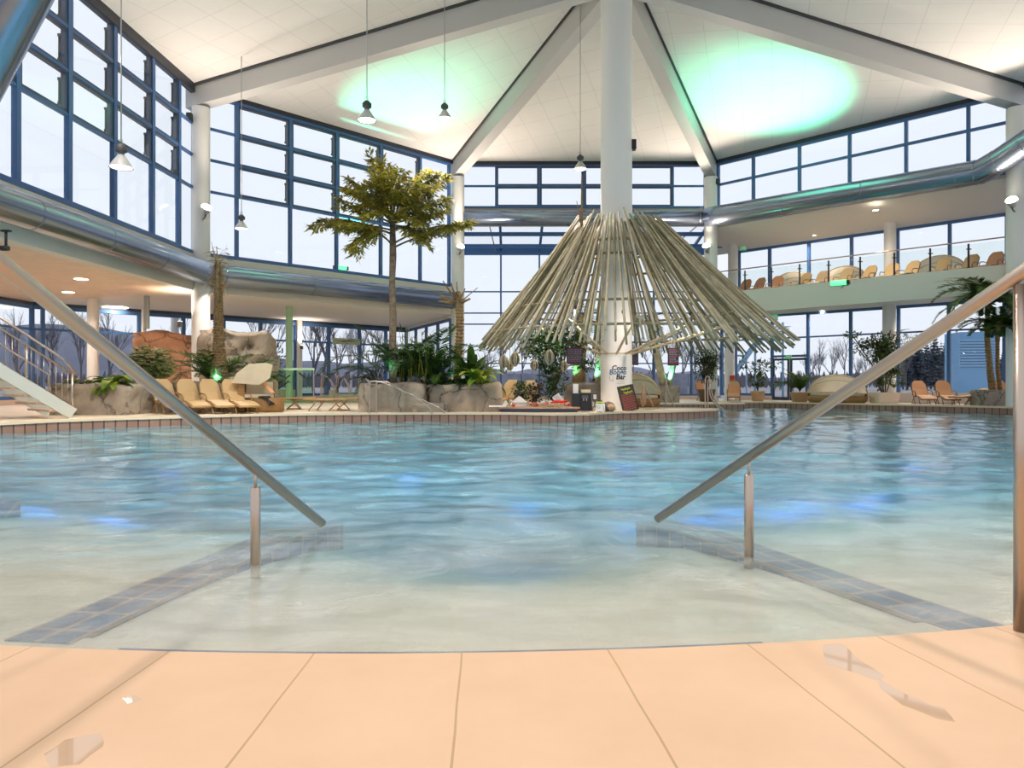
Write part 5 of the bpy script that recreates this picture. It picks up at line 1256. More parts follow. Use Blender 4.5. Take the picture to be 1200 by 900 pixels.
# the tall fishtail palm
Y0 = 23.1
tp = plant('fishtail_palm', (X_(460, Y0), Y0, .80), 'tall fishtail palm tree reaching up to the high windows', 'tree')
def Q(px, py, dy=0): return P(px, py, Y0+dy) - Vector(tp.location)
tr = MB(); tr.tube([Q(461, 454), Q(460, 420), Q(460.5, 370), Q(459.5, 330), Q(460.5, 300), Q(460, 262), Q(459, 235)], [.14, .12, .115, .10, .115, .09, .05], 14); tr.build('trunk', 'bark', tp)
br = MB()
fr = [ # start px,py ; control ; tip ; dy ; droopy
 ((458,285),(440,262),(362,264),-.3), ((458,285),(425,250),(372,258),.8), ((462,290),(490,275),(556,257),.2), ((462,285),(500,262),(548,262),-.9),
 ((460,262),(447,215),(434,183),.0), ((460,262),(468,220),(448,188),-.7), ((460,262),(430,225),(405,222),.4), ((460,262),(425,245),(396,232),-.6), ((460,262),(435,235),(410,208),1.0),
 ((460,262),(490,215),(512,203),.0), ((460,262),(495,225),(524,207),.7), ((460,262),(500,240),(525,232),-.8), ((460,262),(485,230),(508,218),-1.1), ((460,262),(500,252),(520,247),.9),
 ((459,275),(440,262),(408,288),-.8), ((459,275),(435,258),(414,295),.6), ((460,270),(480,255),(500,285),-.7), ((460,270),(488,262),(498,252),.3), ((460,262),(455,215),(470,200),-1.2), ((460,262),(445,225),(425,215),-1.3),
 ((460,262),(470,230),(485,212),-1.4), ((460,262),(450,240),(430,250),-1.4), ((460,262),(475,245),(495,262),-1.3), ((460,262),(455,230),(455,196),1.2), ((460,262),(478,225),(498,200),1.2), ((459,270),(430,262),(400,262),-1.2),
 ((460,262),(442,232),(420,240),-1.0), ((460,262),(470,235),(470,222),-1.6), ((460,262),(480,240),(505,240),-1.5), ((460,262),(450,225),(440,205),-1.0)]
lf = MB()
for k_, (a, b, c, dy) in enumerate(fr):
    p0, p1, p2 = Q(*a), Q(b[0], b[1], dy*.6), Q(c[0], c[1], dy)
    pts_ = [p0*(1-t)**2 + p1*2*t*(1-t) + p2*t*t for t in (i/12 for i in range(13))]
    br.tube(pts_, [.035*(1-.7*i/12) for i in range(13)], 5, False)
    L_ = sum((pts_[i+1]-pts_[i]).length for i in range(12)); nb = int(L_*7.5)
    for j in range(nb):
        t = .28 + .72*j/nb; x = t*12; i = min(11, int(x)); q = pts_[i].lerp(pts_[i+1], x-i); d = (pts_[i+1]-pts_[i]).normalized()
        side = d.cross(UP); side = side.normalized() if side.length > .05 else Vector((1,0,0)); bl = (.62 if k_ > 3 else .48)*(1.1-t*.65)*random.uniform(.7, 1.15)
        for s in (-1, 1):
            bd = (side*s*.8 + d*.7 + Vector((random.uniform(-.4,.4), random.uniform(-.4,.4), random.uniform(-.45,.35)))).normalized()
            nl = 5
            for l in range(nl):
                pp = q + bd*bl*(l+.6)/nl - UP*.12*(l/nl)**2
                for s2 in (-1, 1):
                    ld = bd*.6 + bd.cross(UP)*s2*.7 + Vector((random.uniform(-.3,.3), random.uniform(-.3,.3), random.uniform(-.9,.15)))
                    leafq(lf, pp, ld, UP + Vector((random.uniform(-.6,.6), random.uniform(-.6,.6), 0)), random.uniform(.15, .27), .075)
br.build('branches', 'bark', tp); lf.build('foliage', 'olive', tp)
# green lamps at trunk feet
def trunk_lamp(p, tgt, label, power=60, sz=70):
    o = empty('ground_spotlight', p, 0, label, 'lamp', 'green spotlights at the trunks'); d = (Vector(tgt)-Vector(p)).normalized(); T = d.to_track_quat('Z', 'Y').to_matrix().to_4x4()
    mb = MB(); mb.lathe([(0, -.1), (.05, -.1), (.06, .02), (.05, .02)], (0,0,0), 12, True, T); mb.build('housing', 'black', o); mb = MB(); mb.lathe([(.05, .01), (0, .02)], (0,0,0), 12, True, T); mb.build('lens', 'green', o)
    GREENS.append((tuple(Vector(p)+d*.06), tuple(tgt), power, sz))
tb = Vector(tp.location); trunk_lamp((tb.x-.05, tb.y-.45, 1.02), (tb.x+.02, tb.y, 1.9), 'green spotlight at the foot of the tall fishtail palm', 60, 50)

# dead palm trunk with hanging fronds (x 255)
Yd = 24.2; dp = plant('dead_palm', (X_(257, Yd), Yd, .8), 'dead palm trunk with withered hanging fronds, lit green at its foot', 'tree')
tr = MB(); pts_ = [P(x, y, Yd)-Vector(dp.location) for x, y in ((257.5, 455), (257, 430), (256.5, 400), (256, 370), (256, 345), (256, 330))]; tr.tube(pts_, [.36, .24, .17, .15, .12, .09], 16); 
for i in range(46):
    t = i/46*4.9; j = int(t); q = pts_[j].lerp(pts_[j+1], t-j); r = (.34, .24, .17, .15, .12, .09)[j]*(1-(t-j)) + (.36, .24, .17, .15, .12, .09)[j+1]*(t-j) + .012
    tr.lathe([(r, -.03), (r+.018, .0), (r, .02)], q, 14, False)
tr.build('trunk', 'palmbark', dp)
df = MB()
for k_ in range(16):
    a = random.uniform(0, 2*PI); top = random.uniform(.5, 1.05); p0 = pts_[-1] + Vector((0,0,-.2)); pp = [p0 + Vector((math.cos(a)*.03*i, math.sin(a)*.03*i, .3*i*top)) for i in range(4)]
    L_ = random.uniform(.6, 1.5)
    pp += [pp[-1] + Vector((math.cos(a)*.05*i, math.sin(a)*.05*i, -L_*.25*i if k_ > 4 else .15*i)) for i in range(1, 5)]
    for i in range(len(pp)-1):
        d = pp[i+1]-pp[i]; sd = Vector((math.sin(a), -math.cos(a), 0))*.05*(1-i/8); df.add([pp[i]-sd, pp[i]+sd, pp[i+1]+sd*.8, pp[i+1]-sd*.8], [(0,1,2,3)])
        for s in (-1, 1): leafq(df, pp[i], d + Vector((random.uniform(-.2,.2), random.uniform(-.2,.2), -.2)), Vector((1, 0, 0)), .35, .035)
df.build('dead_fronds', 'deadleaf', dp); trunk_lamp((dp.location.x+.05, Yd-.62, 1.0), (dp.location.x+.02, Yd, 1.35), 'green spotlight at the foot of the dead palm trunk', 120, 60)
# stumpy palm (x 535)
Ys = 24.0; sp2 = plant('stumpy_palm', (X_(537, Ys), Ys, .8), 'stubby palm trunk with cut frond stumps at its top', 'tree'); L0 = Vector(sp2.location)
tr = MB(); tr.tube([P(535, 455, Ys)-L0, P(537, 420, Ys)-L0, P(539, 385, Ys)-L0, P(538, 352, Ys)-L0, P(536, 342, Ys)-L0], [.13, .12, .11, .14, .10], 12)
for (ax, ay), r in (((515, 346), .07), ((545, 338), .03), ((551, 350), .05), ((519, 329), .03), ((560, 337), .018), ((528, 331), .03), ((535, 330), .022), ((514, 353), .05)):
    tr.tube([P(537, 356, Ys)-L0, P((537+ax)/2, (352+ay)/2+2, Ys-.2)-L0, P(ax, ay, Ys-.3)-L0], [r, r, r*.6], 7)
sp_path = [P(535, 455, Ys)-L0, P(537, 420, Ys)-L0, P(539, 385, Ys)-L0, P(538, 352, Ys)-L0]
for i in range(26): 
    t = i/26*3; j_ = int(t); q = sp_path[j_].lerp(sp_path[j_+1], t-j_); tr.lathe([(.125, -.04), (.15, .0), (.12, .02)], q, 10, False)
tr.build('trunk', 'palmbark', sp2); trunk_lamp((L0.x-.3, Ys-.6, 1.05), (L0.x-.05, Ys, 1.6), 'green spotlight at the foot of the stubby palm trunk', 40, 55); trunk_lamp((L0.x+.35, Ys-.7, 1.05), (L0.x+.55, Ys-.1, 1.2), 'green spotlight shining on the leaves beside the stubby palm', 25, 60)

def palmplant(base, specs, label, leafm='leaf', name='palm', stems=None, cat='palm', lW=.06, nl=34, group=None):
    o = plant(name, base, label, cat, group); lf = MB(); stm = MB()
    for (az, el, L, dr, lL) in specs: frond(lf, stm, (random.uniform(-.08,.08), random.uniform(-.08,.08), .0), az, el, L, dr, nl, lL, lW)
    if stems: stems(stm)
    stm.build('stems', 'dkleaf', o); lf.build('foliage', leafm, o); return o
def S(n, az0, az1, el0, el1, L0_, L1, dr0, dr1, lL):
    return [(az0 + (az1-az0)*(i+random.random()*.6)/n, random.uniform(el0, el1), random.uniform(L0_, L1), random.uniform(dr0, dr1), lL*random.uniform(.85, 1.15)) for i in range(n)]
palmplant((X_(252, 24.8), 24.85, .85), S(20, 0, 2*PI, .5, 1.25, 1.7, 2.4, 1.2, 1.9, .48), 'bushy feather palm growing around the dead palm trunk', name='feather_palm')
palmplant((X_(282, 24.2), 24.3, .85), S(10, -.6, 1.8, .6, 1.2, 1.4, 2.0, 1.0, 1.6, .46), 'second feather palm spreading towards the pale rock wall', name='feather_palm')
palmplant((X_(478, 24.5), 23.6, .85), S(16, 0, 2*PI, .95, 1.45, 2.0, 3.1, .9, 2.1, .42), 'dense dark palm thicket beside the tall tree trunk', 'dkleaf', 'feather_palm', nl=42)
palmplant((X_(500, 24.2), 23.9, .85), S(15, 0, 2*PI, .9, 1.45, 2.0, 3.4, 1.0, 2.3, .45), 'arching palm between the tall trunk and the stubby palm', 'leaf', 'feather_palm', nl=44) if True else None
palmplant((X_(452, 24.6), 23.9, .85), [(PI*.95, 1.35, 3.1, 2.6, .6), (PI*1.1, 1.0, 1.9, 1.6, .45), (PI*.98, 1.1, 2.5, 2.4, .5), (PI*.9, .7, 1.3, 1.2, .35), (PI*1.0, 1.2, 2.2, 2.9, .45)], 'palm with one long frond arching over the lower windows', 'dkleaf', 'feather_palm', nl=46)
palmplant((X_(515, 24.6), 24.0, .85), [(0.1, 1.3, 3.3, 2.2, .45), (2.9, 1.35, 3.2, 1.9, .4), (.4, 1.1, 2.2, 1.8, .4), (-.5, .9, 1.8, 1.6, .4), (3.6, .9, 1.5, 1.6, .4), (-1.6, .9, 1.5, 1.8, .35), (5.2, 1.2, 2.0, 1.6, .4)], 'tall arching palm just before the stubby trunk', 'leaf', 'feather_palm', nl=44)
# reedy stalks
o = plant('reed_clump', (X_(487, 23.6), 23.3, .85), 'clump of thin green stalks between trunk and palms', 'plant'); s_ = MB(); l_ = MB()
for i in range(34):
    x = random.uniform(-.45, .5); h = random.uniform(.9, 1.9); p0 = Vector((x, random.uniform(-.3, .3), 0)); p1 = p0 + Vector((random.uniform(-.25,.25), random.uniform(-.1,.1), h)); s_.tube([p0, p0.lerp(p1, .5)+Vector((.03,0,0)), p1], .010, 4)
    for j in range(7): leafq(l_, p0.lerp(p1, random.uniform(.35, 1)), Vector((random.uniform(-1,1), random.uniform(-1,1), random.uniform(-.2,.8))), UP, random.uniform(.2,.4), .045)
s_.build('stalks', 'yellow', o); l_.build('leaves', 'leaf', o)
# ferns spilling at the seam, low filler
for px, Y, z, n, m, lb in ((512, 23.3, .85, 130, 'dkleaf', 'dark fern spilling over the seam of the two rock planters'), (535, 23.6, .95, 160, 'leaf', 'low green foliage at the foot of the stubby palm'), (100, 21.2, .92, 90, 'yellow', 'yellow-green low plant at the stair end of the grey planter'), (585, 27.5, .3, 60, 'bright', 'lime green plant peeping out between planter and lounger')):
    o = plant('fern', (X_(px, Y), Y, z), lb, 'fern'); l_ = MB(); s_ = MB()
    for i in range(n//6): frond(l_, s_, (random.uniform(-.3,.3), random.uniform(-.2,.1), 0), random.uniform(0, 2*PI), random.uniform(.2, 1.0), random.uniform(.4,.75), 1.8, 14, .14, .035)
    s_.build('stems', 'dkleaf', o); l_.build('fronds', m, o)
# bird's-nest plants with broad leaves
def broad(base, n, L, W, label, m, az=(0, 2*PI), el=(.3, 1.3), name='broad_leaved_plant', rnd=5, droop=1.6):
    random.seed(rnd); o = plant(name, base, label, 'plant'); mb = MB(); st_ = MB()
    for i in range(n):
        a = az[0] + (az[1]-az[0])*(i+random.random()*.7)/n; e = random.uniform(*el); LL = L*random.uniform(.75, 1.15); N = 7; p = Vector((random.uniform(-.08,.08), random.uniform(-.08,.08), 0)); vs = []; d0 = None
        for k_ in range(N+1):
            t = k_/N; d = Vector((math.cos(a)*math.cos(e), math.sin(a)*math.cos(e), math.sin(e))); sd = Vector((-math.sin(a), math.cos(a), 0)); w_ = W*(math.sin(PI*min(1, .08+t*.92))**.7)*.5 if t < 1 else .004
            nn = sd.cross(d); vs += [p - sd*w_ + nn*w_*-.25, p.copy(), p + sd*w_ + nn*w_*-.25]; p = p + d*LL/N; e -= droop/N
        mb.add(vs, [(3*k_+j, 3*k_+j+1, 3*k_+4+j, 3*k_+3+j) for k_ in range(N) for j in (0, 1)], True)
    mb.build('leaves', m, o); return o
broad((X_(562, 23.3), 23.25, .90), 26, 1.15, .27, 'big plant with broad glossy leaves hanging over the brown rock planter', 'bright', el=(.2, 1.35))
broad((X_(553, 23.9), 23.9, .90), 14, 1.5, .3, 'upright broad-leaved plant behind the big-leaved one', 'leaf', el=(.9, 1.4), rnd=8, droop=.9)
broad((X_(135, 21.2), 21.1, .88), 22, .85, .26, 'broad green leaves spilling over the grey planter towards the loungers', 'bright', el=(.1, 1.1), rnd=9)
broad((X_(120, 21.4), 21.6, .88), 14, .8, .2, 'darker leafy plant in the middle of the grey planter', 'leaf', el=(.4, 1.2), rnd=10)
# rhapis bush (x 175)
o = plant('lady_palm', (X_(174, 22.9), 22.9, .012), 'round dense bush with narrow pale-edged leaves behind the handrail', 'bush'); l_ = MB(); s_ = MB()
for i in range(15): x = random.uniform(-.25,.25); s_.tube([(x*.4, random.uniform(-.1,.1), 0), (x, 0, 1.2), (x*1.8, random.uniform(-.3,.3), 1.7)], .015, 5)
random.seed(4)
for i in range(330):
    v_ = Vector((random.gauss(0,1), random.gauss(0,1), random.gauss(0,1))).normalized()*random.uniform(.45, 1); c = Vector((v_.x*.72, v_.y*.6, 1.52 + v_.z*.55)); a0 = random.uniform(0, 2*PI)
    for k_ in range(7):
        a = a0 + k_*.5; dd = Vector((math.cos(a), math.sin(a), 0))*.8 + v_*.7 + Vector((0,0,-.25)); leafq(l_, c, dd, v_, random.uniform(.2,.3), .045)
s_.build('stems', 'bark', o); l_.build('foliage', leaf_mat('leaf_variegated', (.46, .48, .18), (.03, .09, .02), 9), o)

# leafy trees by the bar
def leaftree(base, trunk, blobs, label, m='dkleaf', name='fig_tree', L=.13, W=.06, r=.05, group=None, tm='bark'):
    o = plant(name, base, label, 'tree', group); b0 = Vector(base); t_ = MB()
    for pth in trunk: t_.tube([Vector(p)-b0 for p in pth], [r*(1-.5*i/(len(pth)-1)) for i in range(len(pth))], 8)
    l_ = MB()
    for (c, rx, ry, rz, n) in blobs: bush(l_, Vector(c)-b0, rx, ry, rz, n, L, W, shell=.2)
    t_.build('trunk', tm, o); l_.build('foliage', m, o); return o
random.seed(31); Yf = 24.6
b_ = (X_(650, Yf), Yf+.2, .012)
leaftree(b_, [[P(648, 480, Yf), P(650, 455, Yf), P(646, 430, Yf), P(640, 405, Yf)], [P(650, 455, Yf), P(660, 425, Yf), P(668, 400, Yf)], [P(650, 450, Yf), P(655, 430, Yf), P(690, 425, Yf)]],
  [(P(632, 405, Yf), .7, .6, .55, 1000), (P(655, 400, Yf), .85, .7, .5, 1100), (P(648, 440, Yf), .5, .5, .75, 900), (P(640, 422, Yf), .4, .4, .4, 260), (P(686, 428, Yf-.2), .55, .3, .2, 170), (P(676, 402, Yf), .6, .5, .35, 260), (P(648, 462, Yf), .3, .4, .3, 150)], 'leafy fig tree growing up under the bamboo canopy', L=.15, W=.07)
leaftree((X_(614, 24.2), 24.2, .012), [[P(614, 482, 24.2), P(613, 462, 24.2)]], [(P(611, 458, 24.2), .36, .4, .33, 420)], 'low dark green bush behind the toy hut', 'dkleaf', 'bush', .12, .06)
leaftree((X_(627, 24), 24.0, .012), [[P(627, 482, 24), P(627, 464, 24)]], [(P(628, 460, 24), .27, .3, .36, 330)], 'dark purple-leaved bush beside the leafy fig tree', 'purple', 'bush', .13, .07)
# thick trunk behind the coffee machine and leaning trunks in stone planters
o = plant('thick_trunk', (X_(679, 29.3), 29.4, .8), 'thick brown trunk rising behind the menu screen, lit green', 'tree'); t_ = MB(); L0 = Vector(o.location); t_.tube([P(678, 456, 29.4)-L0, P(679, 430, 29.4)-L0, P(681, 400, 29.4)-L0, P(684, 370, 29.4)-L0], [.3, .26, .22, .16], 14); t_.build('trunk', 'palmbark', o)
l_ = MB(); s_ = MB()
for i in range(9): frond(l_, s_, P(684, 370, 29.4)-L0, i*.7, random.uniform(.3, 1.0), 1.8, 1.9, 26, .35, .04)
s_.build('stems', 'dkleaf', o); l_.build('foliage', 'leaf', o); trunk_lamp((L0.x-.5, 28.95, 1.15), (L0.x-.1, 29.4, 1.9), 'green spotlight at the thick trunk behind the coffee machine', 110, 85)
o = plant('slender_trunk', (X_(703, 30.7), 30.8, .8), 'slim trunk glowing green just beside the central column', 'tree'); t_ = MB(); L0 = Vector(o.location); t_.tube([P(700, 456, 30.8)-L0, P(702, 425, 30.8)-L0, P(706, 380, 30.8)-L0], [.2, .16, .12], 10); t_.build('trunk', 'bamboo', o); trunk_lamp((L0.x-.3, 30.35, 1.1), (L0.x-.1, 30.8, 1.7), 'green spotlight at the slim trunk beside the central column', 70, 80)
o = plant('leaning_palm', (X_(781, 35), 35.1, .75), 'pair of leaning bare trunks crossing up into the bamboo canopy', 'tree'); L0 = Vector(o.location); t_ = MB(); t_.tube([P(779, 458, 35.1)-L0, P(773, 430, 34.8)-L0, P(767, 400, 34.5)-L0, P(762, 372, 34.2)-L0], [.22, .19, .16, .13], 10); t_.tube([P(783, 458, 35.1)-L0, P(788, 430, 35)-L0, P(794, 400, 34.6)-L0], [.14, .12, .1], 10); t_.build('trunk', 'bamboo', o)
l_ = MB(); s_ = MB()
for i in range(7): frond(l_, s_, P(762, 374, 34.2)-L0, i*.95, random.uniform(.1, .8), 1.7, 2.0, 24, .4, .045)
s_.build('stems', 'dkleaf', o); l_.build('foliage', 'dkleaf', o)
trunk_lamp((L0.x-.0, 34.75, .95), (L0.x+.25, 35.0, 1.8), 'green spotlight between the two leaning trunks', 130, 80)

# potted plants along the windows
def pot(o, m, r0, r1, h, square=False):
    mb = MB()
    if square: mb.add([(-r0,-r0,0),(r0,-r0,0),(r0,r0,0),(-r0,r0,0),(-r1,-r1,h),(r1,-r1,h),(r1,r1,h),(-r1,r1,h)], [(0,3,2,1),(0,1,5,4),(1,2,6,5),(2,3,7,6),(3,0,4,7),(4,5,6,7)])
    else: mb.lathe([(0,0),(r0,0),(r1,h*.9),(r1*1.04,h*.92),(r1*1.04,h),(r1*.9,h),(r1*.88,h-.05),(0,h-.05)], (0,0,0), 24)
    mb.build('pot', m, o)
    mb = MB(); mb.lathe([(0, h+.003), (r1*.86, h+.003)], (0,0,0), 16, False); mb.build('soil', 'soil', o)
random.seed(17)
Y = 36.2; o = plant('potted_bush', (X_(828, Y), Y, .012), 'big dark bush in a brown tapering pot in front of the back column', 'potted plant'); pot(o, 'brownpot', .32, .44, .62)
t_ = MB(); l_ = MB()
for i in range(12): a = random.uniform(0, 6.28); t_.tube([(0,0,.55), (math.cos(a)*.2, math.sin(a)*.2, 1.2), (math.cos(a)*.5, math.sin(a)*.4, 2.2)], .018, 5)
bush(l_, (0, 0, 1.75), .66, .6, .9, 1300, .22, .05, shell=.15); bush(l_, (.35, 0, 2.1), .5, .5, .5, 350, .22, .05, shell=.2); bush(l_, (-.25, 0, 2.3), .4, .5, .5, 260, .22, .05, shell=.2); t_.build('stems', 'bark', o); l_.build('foliage', 'dkleaf', o)
Y = 37.2; o = plant('potted_fig', (X_(888, Y), Y, .012), 'sparse leafy plant in a peach pot beside the glass doors', 'potted plant'); pot(o, 'pot', .27, .36, .52); t_ = MB(); l_ = MB(); t_.tube([(0,0,.5), (.05,0,1.2), (.1,0,2.0)], .03, 6); t_.tube([(0,0,.5), (-.2,0,1.2), (-.75,0,2.1)], .02, 5); bush(l_, (0,0,1.1), .4, .4, .3, 130, .25, .1); bush(l_, (.15,0,1.75), .5, .4, .35, 170, .25, .09); bush(l_, (-.8,0,2.0), .2, .2, .3, 30, .3, .08); bush(l_, (.9,0,2.0), .35, .2, .2, 40, .25, .08); t_.tube([(.1,0,1.7), (.9,0,2.05)], .012, 4); t_.build('stems', 'bark', o); l_.build('foliage', 'leaf', o)
Y = 36.0; o = plant('potted_palm', (X_(937, Y), Y, .012), 'potted palm in front of the glass double doors', 'potted plant'); pot(o, 'pot', .36, .45, .48); l_ = MB(); s_ = MB()
for i in range(20): frond(l_, s_, (0,0,.5), i*.33+random.random()*.3, random.uniform(.95, 1.45), random.uniform(1.0, 1.7), random.uniform(.7, 1.6), 26, .3, .035)
for i in range(3): frond(l_, s_, (-.3,0,.5), PI+.3*i, 1.3, 1.5, 2.6, 22, .3, .05)
s_.build('stems', 'leaf', o); l_.build('foliage', 'leaf', o)
Y = 33.3; o = plant('potted_tree', (X_(1036, Y), Y, .012), 'tall leafy plant in a square white pot before the windows', 'potted plant'); pot(o, 'whitepot', .44, .5, .50, True); t_ = MB(); l_ = MB()
for a, b, c in (((0,0),(-.3,2.2),(-.6,3.1)), ((.05,0),(.1,2.0),(.3,3.4)), ((-.1,0),(-.5,1.8),(-1.5,3.2)), ((.1,0),(.4,1.8),(.7,3.6)), ((0,0),(-.1,1.5),(0,3.0)), ((-.05,0),(-.35,1.6),(-1.3,2.6))): t_.tube([(a[0],0,.45), (b[0],0,b[1]*.6+.3), (b[0],.1,b[1]), (c[0],0,c[1])], .025, 6)
bush(l_, (-.15,0,1.2), .45, .4, .55, 260, .2, .09, shell=.1); bush(l_, (-.1,0,2.5), .95, .6, .75, 1300, .19, .09, shell=.1); bush(l_, (.45,0,1.9), .45, .4, .6, 300, .2, .09, shell=.1); bush(l_, (.5,0,1.15), .4, .3, .35, 130, .2, .09); bush(l_, (-.9,0,2.75), .55, .3, .2, 170, .18, .08, shell=.1); bush(l_, (-1.5,0,3.2), .4, .2, .12, 70, .18, .08); bush(l_, (-1.2,0,2.5), .3, .2, .12, 50, .18, .07); bush(l_, (.9,0,3.0), .5, .3, .2, 90, .2, .05)
s2 = MB(); frond(l_, s2, (.4,0,3.0), .2, 1.0, 1.1, 1.2, 18, .3, .04); frond(l_, s2, (.5,0,2.8), -.1, .5, 1.2, .6, 18, .3, .04); s2.build('shoots', 'leaf', o)
t_.build('stems', 'bark', o); l_.build('foliage', leaf_mat('leaf_mottled', (.22, .26, .07), (.02, .055, .015), 5), o)
# two palms in the stone planter
for px, py1, lb, n, Ls, bx in ((1160, 352, 'taller palm with a curved shaggy trunk in the squared stone planter', 17, 2.3, 1163), (1172, 385, 'shorter palm with a thin straight trunk in the stone planter', 13, 1.5, 1172)):
    Y = 29.7; o = plant('planter_palm', (X_(bx, Y), Y, .7), lb, 'palm tree'); L0 = Vector(o.location); t_ = MB(); top = P(px-2, py1, Y-1.6)-L0
    pp = [P(bx, 458, Y)-L0, P(bx-3, 432, Y)-L0, P(px-3, 400, Y)-L0, P(px-3, (400+py1)/2, Y)-L0, top]; rs = [.13, .11, .10, .09, .07] if n == 17 else [.08, .07, .07, .06, .05]; t_.tube(pp, rs, 10)
    for i in range(40):
        t = i/40*4; j = min(3, int(t)); q = pp[j].lerp(pp[j+1], t-j); t_.lathe([(rs[j], -.03), (rs[j]+.03, 0.01), (rs[j]-.01, .03)], q, 8, False)
    t_.build('trunk', 'palmbark', o); l_ = MB(); s_ = MB()
    for i in range(int(n*1.5)):
        a_ = 2*PI*i/(n*1.5) + random.uniform(-.15,.15); k2 = .45 if math.cos(a_-PI/4) > .1 else 1.0; frond(l_, s_, top, a_, random.uniform(.1, 1.25), k2*Ls*random.uniform(.85, 1.1), random.uniform(1.3, 2.1), 40, .55 if n == 17 else .4, .07)
    s_.build('frond_ribs', 'yellow', o); l_.build('foliage', 'leaf', o)
    if n == 17:
        l2 = MB(); s3 = MB()
        for a in (2.8, 3.3, .2): frond(l2, s3, top, a, 1.0, 2.2, 1.3, 26, .35, .035)
        s3.build('dry_ribs', 'deadleaf', o); l2.build('dry_fronds', leaf_mat('leaf_dry', (.55, .36, .14), (.3, .2, .07), 6), o)

# ------------------------------------------------------------------ outdoors
random.seed(99)
def gpoly():
    hole_ = [Vector(p) for p in ((-30, -8), (-30, 3), (-22, 32.3), (-7, 47.3), (-2.7, 42), (12.2, 42), (24.2, 30.0), (24.2, -8))]
    return fill([Vector((-900, -60)), Vector((900, -60)), Vector((900, 1500)), Vector((-900, 1500))], [hole_], -.12)
mb = MB(); vs, fs = gpoly(); mb.add(vs, fs); struct(mb, 'ground', 'ground')
mb = MB(); mb.prism([(13.5, 41.5), (17.5, 37.5), (24, 44), (18, 50)], -.15, -.03); o = mb.build('lawn', 'lawn'); tag(o, 'patch of green lawn outside the glass doors', 'lawn', None, 'stuff')
def hill(x0, x1, Yh, hf, label, m='hill'):
    mb = MB(); n = 60; vs = []
    for i in range(n+1):
        x = x0 + (x1-x0)*i/n; h = hf(x) + 1.2*noise.noise(Vector((x*.05, 0, 3)))*3
        for k_, (dy, f) in enumerate(((-60, 0), (-35, .35), (-15, .8), (0, 1), (60, .9), (200, 0))): vs.append((x, Yh+dy, -.5 + max(0, h)*f))
    mb.add(vs, [(i*6+j, (i+1)*6+j, (i+1)*6+j+1, i*6+j+1) for i in range(n) for j in range(5)], True); o = mb.build('hill', m); o['kind'] = 'structure'; return o
hill(-420, 20, 320, lambda x: 16 + 8*math.exp(-((x+200)/60)**2) + 5*math.sin(x*.02) if x < -60 else max(3, 16*(20-x)/80+3), 'hill')
hill(-20, 420, 420, lambda x: 8 + 3*math.sin(x*.03), 'hill')
def bare_tree(h, seed, m='twig', spread=.5, n0=6):
    rnd = random.Random(seed); mb = MB()
    def grow(p, d, L, r, depth):
        q = p + d*L*.5 + Vector((rnd.uniform(-.05,.05), rnd.uniform(-.05,.05), 0))*L; e = p + d*L; mb.tube([p, q, e], [r, r*.8, r*.6], 4 if depth > 1 else 5, False)
        if depth == 4: return
        for k_ in range(3 if depth < 3 else 3):
            a = rnd.uniform(0, 2*PI); s_ = Vector((math.cos(a), math.sin(a), 0)); nd_ = (d + s_*spread*rnd.uniform(.6, 1.3) + UP*.18).normalized(); t = rnd.uniform(.45, 1.0); grow(p + d*L*t, nd_, L*rnd.uniform(.55, .78), r*.5, depth+1)
        grow(e, (d + Vector((rnd.uniform(-.15,.15), rnd.uniform(-.15,.15), 0))).normalized(), L*.7, r*.6, depth+1)
    grow(Vector((0,0,0)), Vector((0,0,1)), h*.36, h*.016, 0)
    return mb
bt = [bare_tree(8, s).build('bare_tree', 'twig', None) for s in (1, 2, 3)]
bl_ = 'bare winter tree standing outside behind the windows'
for o in bt: tag(o, bl_, 'tree', 'bare trees outside')
spots = [(62, 62, 1.0), (95, 58, .9), (128, 70, 1.2), (20, 60, 1.0), (300, 66, 1.15), (322, 60, .9), (368, 58, 1.05), (382, 64, 1.2), (395, 70, 1.1), (425, 75, 1.0), (440, 66, .9), (210, 70, 1.1), (590, 75, .85), (612, 85, .95), (640, 80, .8), (765, 70, .9), (742, 75, .85), (800, 85, 1.0), (815, 75, .8), (790, 92, 1.0), (700, 90, .9), (845, 90, .9), (945, 110, .75), (960, 120, 1.1), (975, 115, 1.0), (990, 118, 1.15), (1003, 112, .8), (1015, 125, .9), (950, 140, 1.0), (1062, 110, .8), (570, 90, .8), (655, 95, .9)]
for i, (px, Y, k_) in enumerate(spots):
    o = bt[i % 3] if i < 3 else bt[i % 3].copy()
    if i >= 3: COL.objects.link(o)
    o.location = (X_(px, Y), Y, -.12); o.scale = (k_, k_, k_); o.rotation_euler = (0, 0, i*1.3)
o = bare_tree(8, 12, 'birch', .22).build('birch_tree', 'birch', None, (X_(411.5, 56), 56, -.12)); tag(o, 'white-barked birch tree standing outside the lower windows', 'tree'); o.scale = (.85, .85, 1)
# dark evergreen shrub outside (x 315)
o = plant('evergreen_shrub', (X_(313, 50), 50, -.12), 'dark evergreen shrub outside behind the slim green column', 'shrub'); l_ = MB(); bush(l_, (0,0,2), 1.4, 1.2, 2.0, 1500, .35, .14, shell=.1); l_.build('foliage', 'dkleaf', o); t_ = MB(); t_.tube([(0,0,0),(0,0,2)], .08, 6); t_.build('trunk', 'bark', o)
